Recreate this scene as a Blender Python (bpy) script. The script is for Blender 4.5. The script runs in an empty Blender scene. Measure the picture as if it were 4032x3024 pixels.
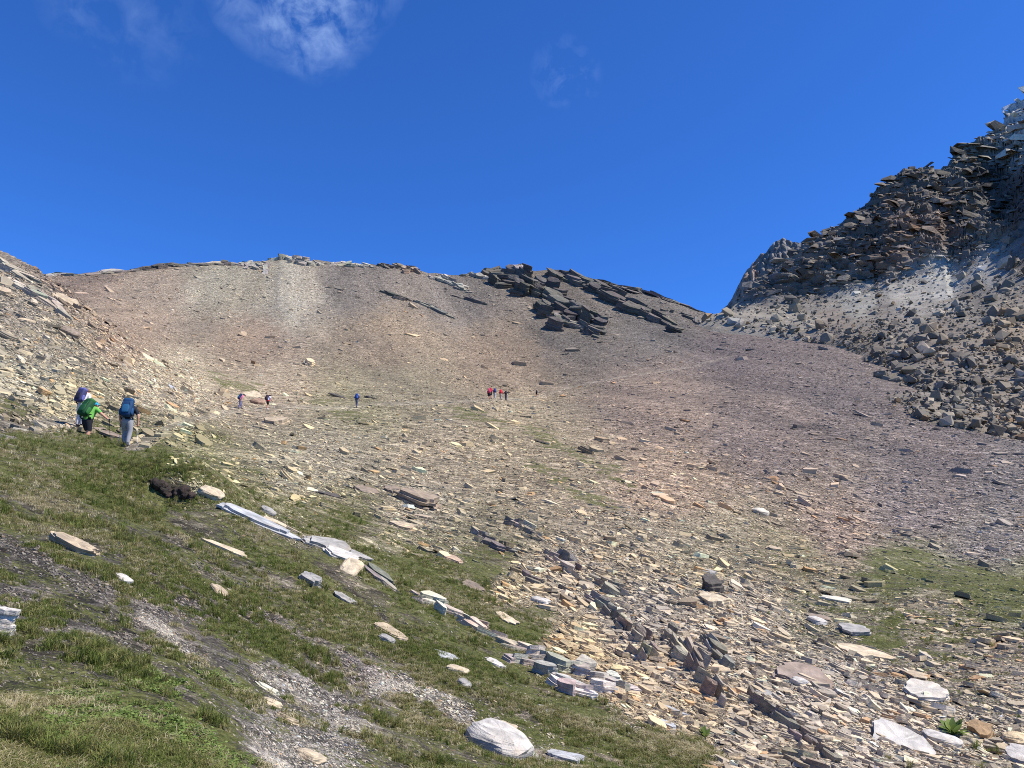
import bpy, bmesh, math, random
import numpy as np
from mathutils import Vector, Matrix

# ------------------------------------------------------------------ camera, sky, sun, exposure
FPX, PITCH = 3028.0, math.radians(11.0)          # focal length in photo pixels (4032 wide), camera tilt
sc = bpy.context.scene
COL = sc.collection
cam_d = bpy.data.cameras.new('camera'); cam = bpy.data.objects.new('camera', cam_d); COL.objects.link(cam)
cam_d.sensor_width = 36.0; cam_d.lens = 36.0 * FPX / 4032.0
cam_d.clip_start = 0.1; cam_d.clip_end = 5000
cam.location = (0, 0, 0); cam.rotation_euler = (math.pi / 2 + PITCH, 0, 0)
sc.camera = cam

SUN_AZ, SUN_EL = math.radians(103), math.radians(52)     # azimuth clockwise from the view direction (+Y)
world = bpy.data.worlds.new('World'); sc.world = world; world.use_nodes = True
wn, wl = world.node_tree.nodes, world.node_tree.links
wn.clear()
w_out = wn.new('ShaderNodeOutputWorld'); w_bg = wn.new('ShaderNodeBackground')
sky = wn.new('ShaderNodeTexSky'); sky.sky_type = 'NISHITA'; sky.sun_disc = False
sky.sun_elevation = SUN_EL; sky.sun_rotation = SUN_AZ
sky.altitude = 2600; sky.air_density = 1.0; sky.dust_density = 0.0; sky.ozone_density = 4.0
w_bg.inputs['Strength'].default_value = 0.105
SKY_TINT = (0.33, 0.77, 1.44)

def px_dir(u, v):
    X, Y = (u - 2016.0) / FPX, (1512.0 - v) / FPX
    return np.array([X, math.cos(PITCH) - math.sin(PITCH) * Y, math.sin(PITCH) + math.cos(PITCH) * Y])

def wmath(op, a, b=None, c=None, tree=None):
    n = (tree or world.node_tree).nodes.new('ShaderNodeMath'); n.operation = op
    for i, x in enumerate((a, b, c)):
        if x is None: continue
        if isinstance(x, (int, float)): n.inputs[i].default_value = x
        else: (tree or world.node_tree).links.new(x, n.inputs[i])
    return n.outputs[0]

tint = wn.new('ShaderNodeMix'); tint.data_type = 'RGBA'; tint.blend_type = 'MULTIPLY'; tint.inputs[0].default_value = 1.0
wl.new(sky.outputs[0], tint.inputs[6]); tint.inputs[7].default_value = (*SKY_TINT, 1)
# wisps of thin cloud: soft noise in the sky's own directions
tc = wn.new('ShaderNodeTexCoord')
nz = wn.new('ShaderNodeTexNoise'); nz.inputs['Scale'].default_value = 9; nz.inputs['Detail'].default_value = 7; nz.inputs['Roughness'].default_value = 0.55; nz.inputs['Distortion'].default_value = 0.2
wl.new(tc.outputs['Generated'], nz.inputs['Vector'])
nb = wn.new('ShaderNodeTexNoise'); nb.inputs['Scale'].default_value = 30; nb.inputs['Detail'].default_value = 5; nb.inputs['Roughness'].default_value = 0.6; nb.inputs['Distortion'].default_value = 0.35
wl.new(tc.outputs['Generated'], nb.inputs['Vector'])
cl_sum = None
for (cu, cv, rad, stren, thr) in ((1170, -130, 0.115, 0.6, 0.40), (1230, 120, 0.06, 0.22, 0.42), (560, 80, 0.075, 0.12, 0.46), (280, 10, 0.04, 0.10, 0.44), (2225, 290, 0.045, 0.24, 0.46)):
    d = px_dir(cu, cv); d /= np.linalg.norm(d)
    sub = wn.new('ShaderNodeVectorMath'); sub.operation = 'DISTANCE'; sub.inputs[1].default_value = tuple(d)
    wl.new(tc.outputs['Generated'], sub.inputs[0])
    rr = wmath('ADD', sub.outputs['Value'], wmath('MULTIPLY', wmath('SUBTRACT', nz.outputs['Fac'], 0.5), rad * 0.9))
    f = wmath('MAXIMUM', wmath('SUBTRACT', 1.0, wmath('DIVIDE', rr, rad)), 0.0)
    f = wmath('MULTIPLY', f, wmath('MULTIPLY_ADD', f, -0.5, 1.5))
    g = wmath('MAXIMUM', wmath('MULTIPLY', wmath('SUBTRACT', wmath('MULTIPLY_ADD', nb.outputs['Fac'], 0.6, wmath('MULTIPLY', nz.outputs['Fac'], 0.4)), thr), 3.6), 0.0)
    h = wmath('MULTIPLY', wmath('MINIMUM', wmath('MULTIPLY', f, g), 1.0), stren)
    cl_sum = h if cl_sum is None else wmath('ADD', cl_sum, h)
cl_sum = wmath('MINIMUM', cl_sum, 0.55)
cmix = wn.new('ShaderNodeMix'); cmix.data_type = 'RGBA'
wl.new(cl_sum, cmix.inputs[0]); wl.new(tint.outputs[2], cmix.inputs[6]); cmix.inputs[7].default_value = (4.6, 6.2, 9.2, 1)
wl.new(cmix.outputs[2], w_bg.inputs['Color']); wl.new(w_bg.outputs[0], w_out.inputs[0])

sun_d = bpy.data.lights.new('sun', 'SUN'); sun = bpy.data.objects.new('sun', sun_d); COL.objects.link(sun)
sun_d.energy = 4.6; sun_d.angle = math.radians(0.53); sun_d.color = (1.0, 0.955, 0.88)
sdir = Vector((math.sin(SUN_AZ) * math.cos(SUN_EL), math.cos(SUN_AZ) * math.cos(SUN_EL), math.sin(SUN_EL)))
sun.rotation_euler = sdir.to_track_quat('Z', 'Y').to_euler()
sun.location = (60, 20, 80)
vs = sc.view_settings
vs.view_transform = 'Standard'; vs.look = 'None'; vs.exposure = 0.54; vs.gamma = 1.0; vs.use_curve_mapping = False
sc.cycles.use_denoising = False; sc.cycles.filter_width = 1.0
sc.cycles.max_bounces = 4; sc.cycles.diffuse_bounces = 2; sc.cycles.glossy_bounces = 1

# ------------------------------------------------------------------ numbers: noise, interpolation, projection
rng = np.random.default_rng(7)
def _h(ix, iy, iz, s):
    h = (ix * 374761393 + iy * 668265263 + iz * 2147483647 + s * 974634907) & 0xffffffff
    h = ((h ^ (h >> 13)) * 1274126177) & 0xffffffff
    h = ((h ^ (h >> 15)) * 2246822519) & 0xffffffff
    return ((h ^ (h >> 16)) & 0xffffff) / float(0xffffff)
def vnoise(x, y, z=None, s=0):
    """smooth value noise in 0..1"""
    ix, iy = np.floor(x).astype(np.int64), np.floor(y).astype(np.int64)
    fx, fy = x - ix, y - iy
    fx = fx * fx * fx * (fx * (fx * 6 - 15) + 10); fy = fy * fy * fy * (fy * (fy * 6 - 15) + 10)
    if z is None:
        a, b, c, d = _h(ix, iy, 0, s), _h(ix + 1, iy, 0, s), _h(ix, iy + 1, 0, s), _h(ix + 1, iy + 1, 0, s)
        return (a * (1 - fx) + b * fx) * (1 - fy) + (c * (1 - fx) + d * fx) * fy
    iz = np.floor(z).astype(np.int64); fz = z - iz; fz = fz * fz * (3 - 2 * fz)
    def pl(k):
        a, b, c, d = _h(ix, iy, iz + k, s), _h(ix + 1, iy, iz + k, s), _h(ix, iy + 1, iz + k, s), _h(ix + 1, iy + 1, iz + k, s)
        return (a * (1 - fx) + b * fx) * (1 - fy) + (c * (1 - fx) + d * fx) * fy
    return pl(0) * (1 - fz) + pl(1) * fz
def fbm(x, y, z=None, octv=4, s=0, gain=0.5):
    t, a, n = 0.0, 1.0, 0.0
    for o in range(octv):
        t = t + a * (vnoise(x, y, z, s + o * 17) - 0.5) * 2; n += a
        x = x * 2.03 + 11.7; y = y * 2.03 - 5.1
        if z is not None: z = z * 2.03 + 3.3
        a *= gain
    return t / n
def sstep(a, b, x):
    t = np.clip((x - a) / (b - a), 0, 1); return t * t * (3 - 2 * t)

def azT(u, v):
    u, v = np.asarray(u, float), np.asarray(v, float)
    X, Y = (u - 2016.0) / FPX, (1512.0 - v) / FPX
    y = math.cos(PITCH) - math.sin(PITCH) * Y; z = math.sin(PITCH) + math.cos(PITCH) * Y
    return np.arctan2(X, y), z / np.hypot(X, y)
def proj(x, y, z):
    f = math.cos(PITCH) * y + math.sin(PITCH) * z; up = -math.sin(PITCH) * y + math.cos(PITCH) * z
    f = np.maximum(f, 1e-3)
    return 2016 + FPX * x / f, 1512 - FPX * up / f

class TPS:
    def __init__(self, P, V, lam=1e-3):
        self.P = P; n = len(P)
        K = self.k(P, P) + lam * np.eye(n)
        Q = np.hstack([np.ones((n, 1)), P])
        A = np.zeros((n + 3, n + 3)); A[:n, :n] = K; A[:n, n:] = Q; A[n:, :n] = Q.T
        self.w = np.linalg.solve(A, np.concatenate([V, np.zeros(3)]))
    def k(self, A, B):
        d2 = ((A[:, None, :] - B[None]) ** 2).sum(-1)
        return 0.5 * d2 * np.log(d2 + 1e-12)
    def __call__(self, X):
        out = np.empty(len(X)); n = len(self.P)
        for i in range(0, len(X), 40000):
            x = X[i:i + 40000]
            out[i:i + 40000] = self.k(x, self.P) @ self.w[:n] + self.w[n] + x @ self.w[n + 1:]
        return out

# ------------------------------------------------------------------ the hillside: control points (photo column: (row, metres away))
PTS = {
 -600: [(3024, 3.6), (2500, 6.5), (2100, 10), (1800, 14.5), (1650, 19), (1550, 26), (1400, 45), (1250, 90), (1150, 180)],
 0: [(3024, 4.2), (2700, 6), (2400, 8.5), (2100, 12), (1900, 15), (1730, 19.5), (1668, 24), (1600, 32), (1500, 45), (1400, 62), (1330, 90), (1250, 140), (1150, 220)],
 200: [(2700, 6.1), (2400, 8.7), (2100, 12.4), (1900, 15.5), (1760, 19.5), (1690, 24), (1640, 33), (1560, 43), (1420, 66), (1300, 130)],
 490: [(3024, 4.6), (2700, 6.3), (2400, 9), (2100, 13), (1950, 16.2), (1850, 19), (1790, 22.5), (1757, 26.5), (1700, 31), (1600, 45), (1500, 62), (1400, 90), (1300, 150), (1180, 260)],
 760: [(3024, 5), (2700, 7), (2400, 10), (2150, 13.5), (2000, 16), (1905, 18), (1840, 25), (1760, 34), (1700, 43), (1600, 66), (1500, 105), (1400, 155), (1250, 255)],
 945: [(1611, 75)],
 1200: [(3024, 6), (2700, 8.3), (2400, 11.5), (2200, 14.5), (2110, 17), (2050, 20), (1950, 26), (1800, 40), (1700, 56), (1610, 82), (1500, 130), (1350, 220), (1200, 310)],
 1405: [(1606, 88)],
 1600: [(3024, 6.6), (2700, 9.2), (2400, 13), (2250, 17), (2100, 24), (1980, 31), (1800, 50), (1700, 68), (1600, 97), (1500, 155), (1350, 250), (1200, 330)],
 1940: [(1573, 140)],
 2113: [(1561, 195)],
 2016: [(3024, 7.3), (2700, 10), (2500, 13.5), (2350, 17.5), (2200, 23), (2000, 35), (1800, 58), (1700, 82), (1600, 127), (1400, 275), (1250, 350)],
 2400: [(3024, 8), (2700, 11.5), (2500, 16), (2300, 21.5), (2100, 32), (1900, 50), (1750, 80), (1600, 145), (1500, 210), (1350, 300), (1250, 355)],
 2800: [(3024, 9), (2750, 12.5), (2500, 17.5), (2300, 24), (2150, 33), (2000, 48), (1800, 80), (1600, 150), (1450, 240), (1350, 310)],
 3300: [(3024, 10.5), (2750, 14.5), (2500, 20), (2330, 26), (2250, 31), (2200, 45), (2000, 65), (1800, 100), (1600, 165), (1450, 230), (1350, 300)],
 3700: [(3024, 12), (2750, 16), (2500, 21.5), (2350, 26), (2290, 29.5), (2245, 46), (2000, 75), (1800, 115), (1600, 180), (1500, 240)],
 4032: [(3024, 13), (2750, 17), (2500, 22.5), (2370, 27), (2318, 30), (2285, 46), (2000, 80), (1800, 125), (1700, 170), (1600, 250)],
 4600: [(3024, 14.5), (2600, 21), (2350, 31), (2290, 50), (2000, 90), (1800, 140), (1650, 230)],
}
RIDGE = [(-900, 1095, 300), (-300, 1085, 320), (0, 1080, 330), (150, 1078, 335), (270, 1080, 338), (400, 1072, 345), (540, 1058, 350), (700, 1042, 360), (860, 1032, 365), (960, 1034, 370), (1060, 1018, 378), (1110, 1012, 380), (1200, 1018, 384), (1340, 1030, 390), (1480, 1040, 396), (1560, 1046, 400), (1640, 1062, 404), (1720, 1078, 408), (1870, 1080, 412), (1960, 1072, 416), (2060, 1058, 420), (2180, 1062, 420), (2300, 1090, 418), (2420, 1120, 415), (2560, 1152, 410), (2680, 1190, 402), (2790, 1235, 394), (2850, 1253, 390), (3000, 1290, 388), (3300, 1340, 385), (3700, 1430, 380), (4032, 1520, 380), (4600, 1570, 380)]
us, vv, rs = [], [], []
for u, lst in PTS.items():
    for v, r in lst: us.append(u); vv.append(v); rs.append(r)
for u, v, r in RIDGE[::2]: us.append(u); vv.append(v); rs.append(r)
az_c, T_c = azT(us, vv); rs = np.array(rs, float)
# ground close to the feet
for a in np.linspace(-0.9, 0.9, 7):
    for r0 in (1.0, 2.0): az_c = np.append(az_c, a); rs = np.append(rs, r0); T_c = np.append(T_c, (-1.62 - 0.12 * r0 * math.sin(a) * 2) / r0)
z_c = rs * T_c
AZS, LRS = 2.2, 1.0
# interpolate a compressed height so that near and far control points weigh alike
tps = TPS(np.c_[az_c * AZS, np.log(rs) * LRS], T_c, 2e-4)
rid_az, rid_T = azT([p[0] for p in RIDGE], [p[1] for p in RIDGE]); rid_r = np.array([p[2] for p in RIDGE], float)

NA, NR = 780, 560
AZ = np.linspace(-0.92, 0.92, NA)
# denser where the camera looks
AZ = np.concatenate([np.linspace(-1.05, -0.62, 40)[:-1], np.linspace(-0.62, 0.62, NA - 79), np.linspace(0.62, 1.05, 41)[1:]])
NA = len(AZ)
LR = np.linspace(math.log(1.3), math.log(620.0), NR); R = np.exp(LR)
gA, gL = np.meshgrid(AZ, LR, indexing='ij')
ca, cl_ = np.linspace(AZ[0], AZ[-1], 260), np.linspace(LR[0], LR[-1], 300)      # evaluate coarsely, then resample
cA, cL = np.meshgrid(ca, cl_, indexing='ij')
Tco = tps(np.c_[cA.ravel() * AZS, cL.ravel() * LRS]).reshape(cA.shape)
def bil(G, xa, xl, a, l):
    i = np.clip((a - xa[0]) / (xa[1] - xa[0]), 0, len(xa) - 1.001); j = np.clip((l - xl[0]) / (xl[1] - xl[0]), 0, len(xl) - 1.001)
    i0, j0 = i.astype(int), j.astype(int); fi, fj = i - i0, j - j0
    return (G[i0, j0] * (1 - fi) + G[i0 + 1, j0] * fi) * (1 - fj) + (G[i0, j0 + 1] * (1 - fi) + G[i0 + 1, j0 + 1] * fi) * fj
T = bil(Tco, ca, cl_, gA, gL)
rr_az = np.interp(AZ, rid_az, rid_r); rT = np.interp(AZ, rid_az, rid_T)
T_at = np.array([np.interp(math.log(rr_az[i]), LR, T[i]) for i in range(NA)])
gR = np.exp(gL)
T = T + (rT - T_at)[:, None] * sstep(0.45, 1.0, gR / rr_az[:, None])
Z = gR * T
past = gR > rr_az[:, None]
Z = np.where(past, (rr_az * rT)[:, None] - 0.55 * (gR - rr_az[:, None]), Z)
# left shoulder: a stony spur that stands in front of the pass
LC = [(-700, 700, 150), (-200, 890, 128), (0, 992, 115), (60, 1028, 112), (130, 1072, 108), (200, 1120, 104), (270, 1172, 100), (350, 1230, 96), (450, 1300, 90), (550, 1372, 84), (650, 1450, 78), (760, 1540, 72), (900, 1640, 70)]
LP = {-700: [(1450, 40), (1200, 75)], 0: [(1560, 38), (1400, 58), (1300, 70), (1150, 92)], 200: [(1580, 40), (1400, 63), (1250, 85)], 450: [(1590, 46), (1450, 66)], 650: [(1620, 52), (1540, 66)], 800: [(1700, 46), (1640, 62)]}
lu, lv, lr = [], [], []
for u, l in LP.items():
    for v, r in l: lu.append(u); lv.append(v); lr.append(r)
for u, v, r in LC: lu.append(u); lv.append(v); lr.append(r)
la, lT = azT(lu, lv); lr = np.array(lr, float)
tl = TPS(np.c_[la * AZS, np.log(lr)], lT, 1e-4)
lca, lcT = azT([p[0] for p in LC], [p[1] for p in LC]); lcr = np.array([p[2] for p in LC], float)
mA = (AZ < lca[-1]); mR = (R > 36) & (R < 260)
sub = np.ix_(mA, mR)
TL = tl(np.c_[gA[sub].ravel() * AZS, gL[sub].ravel()]).reshape(gA[sub].shape)
crr = np.interp(AZ[mA], lca, lcr)[:, None]; crT = np.interp(AZ[mA], lca, lcT)[:, None]
ZL = np.where(gR[sub] > crr, crr * crT - 0.7 * (gR[sub] - crr), gR[sub] * TL)
Zs = Z[sub]; kk = 1.5
Z[sub] = np.where(ZL > Zs + kk, ZL, np.where(ZL < Zs - kk, Zs, np.maximum(ZL, Zs) + (kk - np.abs(ZL - Zs)) ** 2 / (4 * kk)))

gX, gY = gR * np.sin(gA), gR * np.cos(gA)
U0, V0 = proj(gX, gY, Z)
# turf bank with a broken edge above the dark earth hollow, small hollows and hummocks
def bump(u, v, r, su, sr, h):
    a, _ = azT(u, v); return h * np.exp(-((gA - a) * r / su) ** 2 - ((gR - r) / sr) ** 2)
Z = Z + bump(640, 1850, 19.0, 1.6, 1.6, 0.32) + bump(730, 1900, 18.2, 0.7, 1.0, 0.18) - bump(690, 1960, 16.6, 0.75, 0.55, 0.34) - bump(620, 1930, 17.0, 0.5, 0.5, 0.3) + bump(360, 1690, 25.0, 1.6, 2.0, 0.18)
Z = Z - bump(310, 1690, 33.0, 2.6, 5.5, 0.75) + bump(330, 1690, 25.5, 1.6, 1.6, 0.12)
# relief at every scale that the mesh can carry
cell = gR * (LR[1] - LR[0])
for lam_, amp in ((26.0, 0.9), (11.0, 0.42), (4.5, 0.17), (1.7, 0.075), (0.7, 0.034), (0.3, 0.018), (0.13, 0.009)):
    n = fbm(gX / lam_, gY / lam_, octv=1, s=int(lam_ * 100))
    wgt = sstep(1.5, 3.5, lam_ / cell) * sstep(0.06, 0.35, gR / lam_ / 6.0)
    Z = Z + amp * n * wgt
# fine runnels straight down the scree
run = fbm((gX * 0.9 + gY * 0.25) / 5.0 + 3, (gY - gX) / 60.0, octv=3, s=5)
Z = Z + 0.35 * run * sstep(90, 180, gR) * (~past)

def ground_z(x, y):
    x, y = np.asarray(x, float), np.asarray(y, float)
    a, l = np.arctan2(x, y), np.log(np.maximum(np.hypot(x, y), 1.31))
    i = np.clip(np.interp(a, AZ, np.arange(NA)), 0, NA - 1.001); j = np.clip((l - LR[0]) / (LR[1] - LR[0]), 0, NR - 1.001)
    i0, j0 = i.astype(int), j.astype(int); fi, fj = i - i0, j - j0
    return (Z[i0, j0] * (1 - fi) + Z[i0 + 1, j0] * fi) * (1 - fj) + (Z[i0, j0 + 1] * (1 - fi) + Z[i0 + 1, j0 + 1] * fi) * fj
def ground_n(x, y, e=None):
    x, y = np.asarray(x, float), np.asarray(y, float)
    e = np.hypot(x, y) * 0.02 + 0.05 if e is None else e
    dx = (ground_z(x + e, y) - ground_z(x - e, y)) / (2 * e); dy = (ground_z(x, y + e) - ground_z(x, y - e)) / (2 * e)
    n = np.stack([-dx, -dy, np.ones_like(dx)], -1); return n / np.linalg.norm(n, axis=-1, keepdims=True)
TG = np.maximum.accumulate(Z / gR, axis=1)
def hit(u, v):
    """first point of the hillside along the ray through a photo pixel"""
    u, v = np.atleast_1d(np.asarray(u, float)), np.atleast_1d(np.asarray(v, float))
    a, t = azT(u, v)
    ia = np.clip(np.rint(np.interp(a, AZ, np.arange(NA))).astype(int), 0, NA - 1)
    row = TG[ia]
    j = (row < t[:, None]).sum(1)
    ok = j < NR
    j = np.clip(j, 1, NR - 1)
    t0, t1 = Z[ia, j - 1] / R[j - 1], Z[ia, j] / R[j]
    f = np.clip((t - t0) / np.where(np.abs(t1 - t0) < 1e-9, 1e-9, t1 - t0), 0, 1)
    r = R[j - 1] * (R[j] / R[j - 1]) ** f
    r = np.where(ok, r, R[np.argmax(TG[ia] >= TG[ia][:, -1:] - 1e-9, axis=1)])
    x, y = r * np.sin(a), r * np.cos(a)
    return np.stack([x, y, ground_z(x, y)], -1), ok

_q, _ = hit([600, 1000], [2250, 2500]); _d = _q[1] - _q[0]; FALL = math.atan2(_d[1], _d[0])
def along(x, y):
    """coordinates along and across the streaks"""
    return x * math.cos(FALL) + y * math.sin(FALL), -x * math.sin(FALL) + y * math.cos(FALL)
# ------------------------------------------------------------------ what the ground is made of: colour of the stone or soil, and cover of plants
def srgb(c):
    c = np.asarray(c, float) / 255.0
    return np.where(c <= 0.04045, c / 12.92, ((c + 0.055) / 1.055) ** 2.4)
ZONE = [  # column, row, colour, plants 0..1
 (300,1100,(126,111,99),0),(600,1150,(135,122,108),0),(900,1100,(142,133,116),0),(1150,1150,(146,137,123),0),(1000,1130,(144,135,118),0),(1400,1100,(124,115,106),0),(1800,1150,(117,109,101),0),
 (2200,1300,(112,104,95),0),(2600,1250,(113,106,99),0),(2900,1350,(117,106,101),0),(3300,1500,(114,104,99),0),(3700,1800,(121,110,104),0),(4000,1850,(125,116,110),0),(3000,1700,(129,115,106),0),
 (3600,2000,(134,122,114),0),(3900,2150,(134,125,116),0),(3300,2100,(149,131,115),.02),(2600,1600,(140,123,109),0),(2600,1900,(162,141,119),.05),(2000,1400,(135,119,102),0),(1500,1350,(142,126,107),0),
 (1000,1350,(142,125,108),0),(500,1300,(149,131,113),0),(200,1350,(135,126,110),.05),(100,1200,(131,122,109),0),(700,1500,(166,152,130),.04),(300,1600,(148,138,112),.3),(100,1500,(146,138,118),.2),(1000,1500,(157,142,121),.02),(1500,1550,(152,139,115),.12),
 (1450,1590,(142,133,106),.35),(2000,1700,(156,141,116),.1),(1300,1800,(152,141,119),.15),(1700,1800,(154,140,117),.12),(700,1790,(140,132,100),.55),(1000,1950,(133,125,95),.55),(1250,2000,(140,130,102),.5),(1150,1880,(148,138,114),.25),(1600,2000,(150,139,118),.15),(2200,1850,(153,138,114),.15),(1500,2120,(140,130,105),.5),
 (2200,2300,(148,136,118),.03),(2500,2150,(150,137,115),.12),(2800,2200,(150,138,114),.3),(3150,2190,(149,136,110),.45),(3550,2260,(120,116,90),.7),(3850,2310,(115,112,84),.72),(4032,2350,(115,112,84),.7),(3300,2400,(145,135,113),.5),(3700,2450,(148,136,115),.52),(3750,2650,(148,136,118),.5),(4000,2600,(148,136,118),.44),
 (2700,2600,(142,131,116),0),(3300,2750,(150,140,126),.08),(3850,2920,(148,138,122),.38),(3000,2950,(148,137,121),.04),(3500,2980,(148,138,124),.05),(2900,2400,(152,140,122),.1),(2500,2450,(140,131,118),0),
 (0,1700,(92,84,70),.85),(350,1760,(92,84,70),.9),(560,1840,(92,84,70),.9),(0,1950,(88,82,72),.72),(500,2000,(88,82,72),.8),(500,2200,(90,84,76),.66),(0,2300,(92,86,78),.58),(300,2450,(92,86,78),.55),(600,2400,(100,93,84),.5),(0,2600,(92,86,76),.62),(500,2650,(92,86,76),.66),(900,2200,(92,86,74),.78),
 (1250,2250,(100,92,78),.72),(1300,2450,(96,88,78),.72),(1400,2050,(120,112,88),.7),(1650,2300,(112,104,82),.85),(1550,2500,(104,96,84),.68),(700,2640,(104,97,88),.55),(1200,2800,(120,113,104),.5),(1250,2960,(130,123,112),.35),(950,2620,(100,94,86),.6),
 (1000,2500,(100,92,84),.6),(400,2900,(90,84,72),.95),(100,2850,(90,84,72),.85),(700,2980,(92,86,72),.95),(1700,2750,(112,104,90),.62),(1450,2640,(110,102,94),.5),(1750,2560,(104,97,84),.72),(2000,2620,(112,104,90),.75),(2300,2780,(120,110,90),.9),(2620,2960,(124,114,94),.85),(2050,2850,(120,111,98),.6),(1650,2950,(115,107,92),.6),(2050,2450,(120,110,88),.85),(1900,2250,(120,112,90),.7),(2250,2560,(160,142,112),.2),(2450,2700,(158,142,118),.15),(2650,2820,(152,138,116),.12),(2050,2330,(152,138,112),.25),(1750,2150,(140,130,106),.4),
]
zu = np.array([p[0] for p in ZONE], float); zv = np.array([p[1] for p in ZONE], float)
zc = srgb(np.array([p[2] for p in ZONE])); zg = np.array([p[3] for p in ZONE])
GREEN_STRIPS = [((2080, 1690), (2200, 1740), (2330, 1810), (2480, 1905)), ((1780, 1610), (1900, 1650), (1980, 1680)), ((1240, 1570), (1330, 1620), (1420, 1660)), ((2100, 1820), (2250, 1930), (2450, 2020)), ((820, 1480), (1000, 1530)), ((1480, 2180), (1800, 2330), (2050, 2520), (2300, 2720)), ((3400, 2480), (3520, 2540)), ((3550, 2460), (3420, 2520))]
GRAVEL_STRIPS = [((560, 2420), (700, 2540), (850, 2700), (980, 2850), (1120, 3040)), ((1000, 2650), (1080, 2700), (1180, 2740), (1330, 2860), (1420, 2900)), ((1450, 2720), (1560, 2700), (1700, 2760), (1800, 2830)), ((0, 1672), (160, 1668), (290, 1662))]
SOIL_STRIPS = [((0, 2080), (150, 2160), (300, 2260), (420, 2330)), ((420, 2050), (560, 2100), (680, 2150), (900, 2300)), ((820, 2240), (960, 2260), (1130, 2300)), ((600, 1880), (760, 1930)), ((0, 2350), (160, 2330)), ((560, 2420), (900, 2400), (1200, 2520)), ((1250, 2560), (1420, 2680)), ((700, 2080), (1000, 2200)), ((300, 2800), (400, 3000)), ((1050, 2060), (1260, 2200), (1500, 2400)), ((200, 2500), (600, 2560))]
PALE_STRIPS = [((1120, 1050), (1160, 1160), (1140, 1290)), ((900, 1060), (820, 1120), (760, 1180))]
PATHS = [((520, 1760), (700, 1665), (950, 1612), (1150, 1602), (1400, 1606), (1470, 1590), (1640, 1588), (1940, 1575), (2060, 1570), (2120, 1562), (2240, 1525), (2480, 1478), (2700, 1450), (2900, 1395)), ((0, 1664), (150, 1667), (300, 1662))]
def polydist(u, v, pl):
    d = np.full(np.shape(u), 1e9)
    for (x0, y0), (x1, y1) in zip(pl[:-1], pl[1:]):
        L2 = (x1 - x0) ** 2 + (y1 - y0) ** 2
        t = np.clip(((u - x0) * (x1 - x0) + (v - y0) * (y1 - y0)) / L2, 0, 1)
        d = np.minimum(d, np.hypot(u - x0 - t * (x1 - x0), v - y0 - t * (y1 - y0)))
    return d
def zone(x, y, z):
    """stone or soil colour and plant cover for points of the ground"""
    u, v = proj(x, y, z)
    la_, lb_ = along(x, y); n1, n2 = fbm(la_ / 5.0, lb_ / 1.6, octv=4, s=31), fbm(la_ / 5.0 + 50, lb_ / 1.6, octv=4, s=32)
    u = np.clip(u, -200, 4300) + n1 * 70; v = np.clip(v, 1000, 3060) + n2 * 40
    col = np.empty((len(u), 3)); veg = np.empty(len(u))
    for i in range(0, len(u), 30000):
        d2 = (u[i:i + 30000, None] - zu) ** 2 + ((v[i:i + 30000, None] - zv) * 1.35) ** 2
        w = 1.0 / (d2 + 2500.0) ** 2.2; w /= w.sum(1, keepdims=True)
        col[i:i + 30000] = w @ zc; veg[i:i + 30000] = w @ zg
    for k, pl in enumerate(GREEN_STRIPS):
        wd = 34 if k < 5 else 70
        veg = np.maximum(veg, (0.62 if k < 5 else 0.8) * sstep(wd, wd * 0.3, polydist(u, v, pl)))
    for k, pl in enumerate(GRAVEL_STRIPS):
        f = sstep(46 if k < 3 else 22, 2 if k < 3 else 8, polydist(u, v, pl) + 55 * n1 + 30 * n2) * 0.75; veg = veg * (1 - 0.9 * f); col = col * (1 - f[:, None]) + srgb((140, 132, 118)) * f[:, None]
    for pl in SOIL_STRIPS:
        f = sstep(70, 15, polydist(u, v, pl)); veg = veg - 0.2 * f
    for pl in PALE_STRIPS:
        f = sstep(110, 0, polydist(u, v, pl))[:, None] * 0.16; col = col * (1 - f) + srgb((172, 170, 156)) * f
    u2, v2 = proj(x, y, z)
    for pl in PATHS:
        rr = np.hypot(x, y); wpx = 0.55 * FPX / np.maximum(rr, 10) * 0.45
        f = sstep(1.6, 0.5, polydist(u2, v2, pl) / wpx) * (v2 < 1775)
        veg = veg * (1 - f); col = col * (1 - 0.3 * f[:, None]) + srgb((170, 160, 142)) * 0.3 * f[:, None]
    # broad bands of darker and paler debris running down the slope
    band = fbm((x * 0.9 + y * 0.25) / 14.0, (y - x) / 120.0, octv=4, s=77) * sstep(60, 140, np.hypot(x, y))
    b2_ = fbm((x * 0.9 + y * 0.25) / 5.0 + 9, (y - x) / 50.0, octv=3, s=78) * sstep(60, 140, np.hypot(x, y))
    col = col * (1 + 0.3 * band + 0.16 * b2_)[:, None] * (1 + np.outer(band, [0.03, 0.0, -0.05]))
    ft = sstep(30, 110, np.hypot(x, y))[:, None]; col = col * (1 + ft * (np.array([1.0, 1.0, 0.97]) - 1))
    return col, veg

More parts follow.
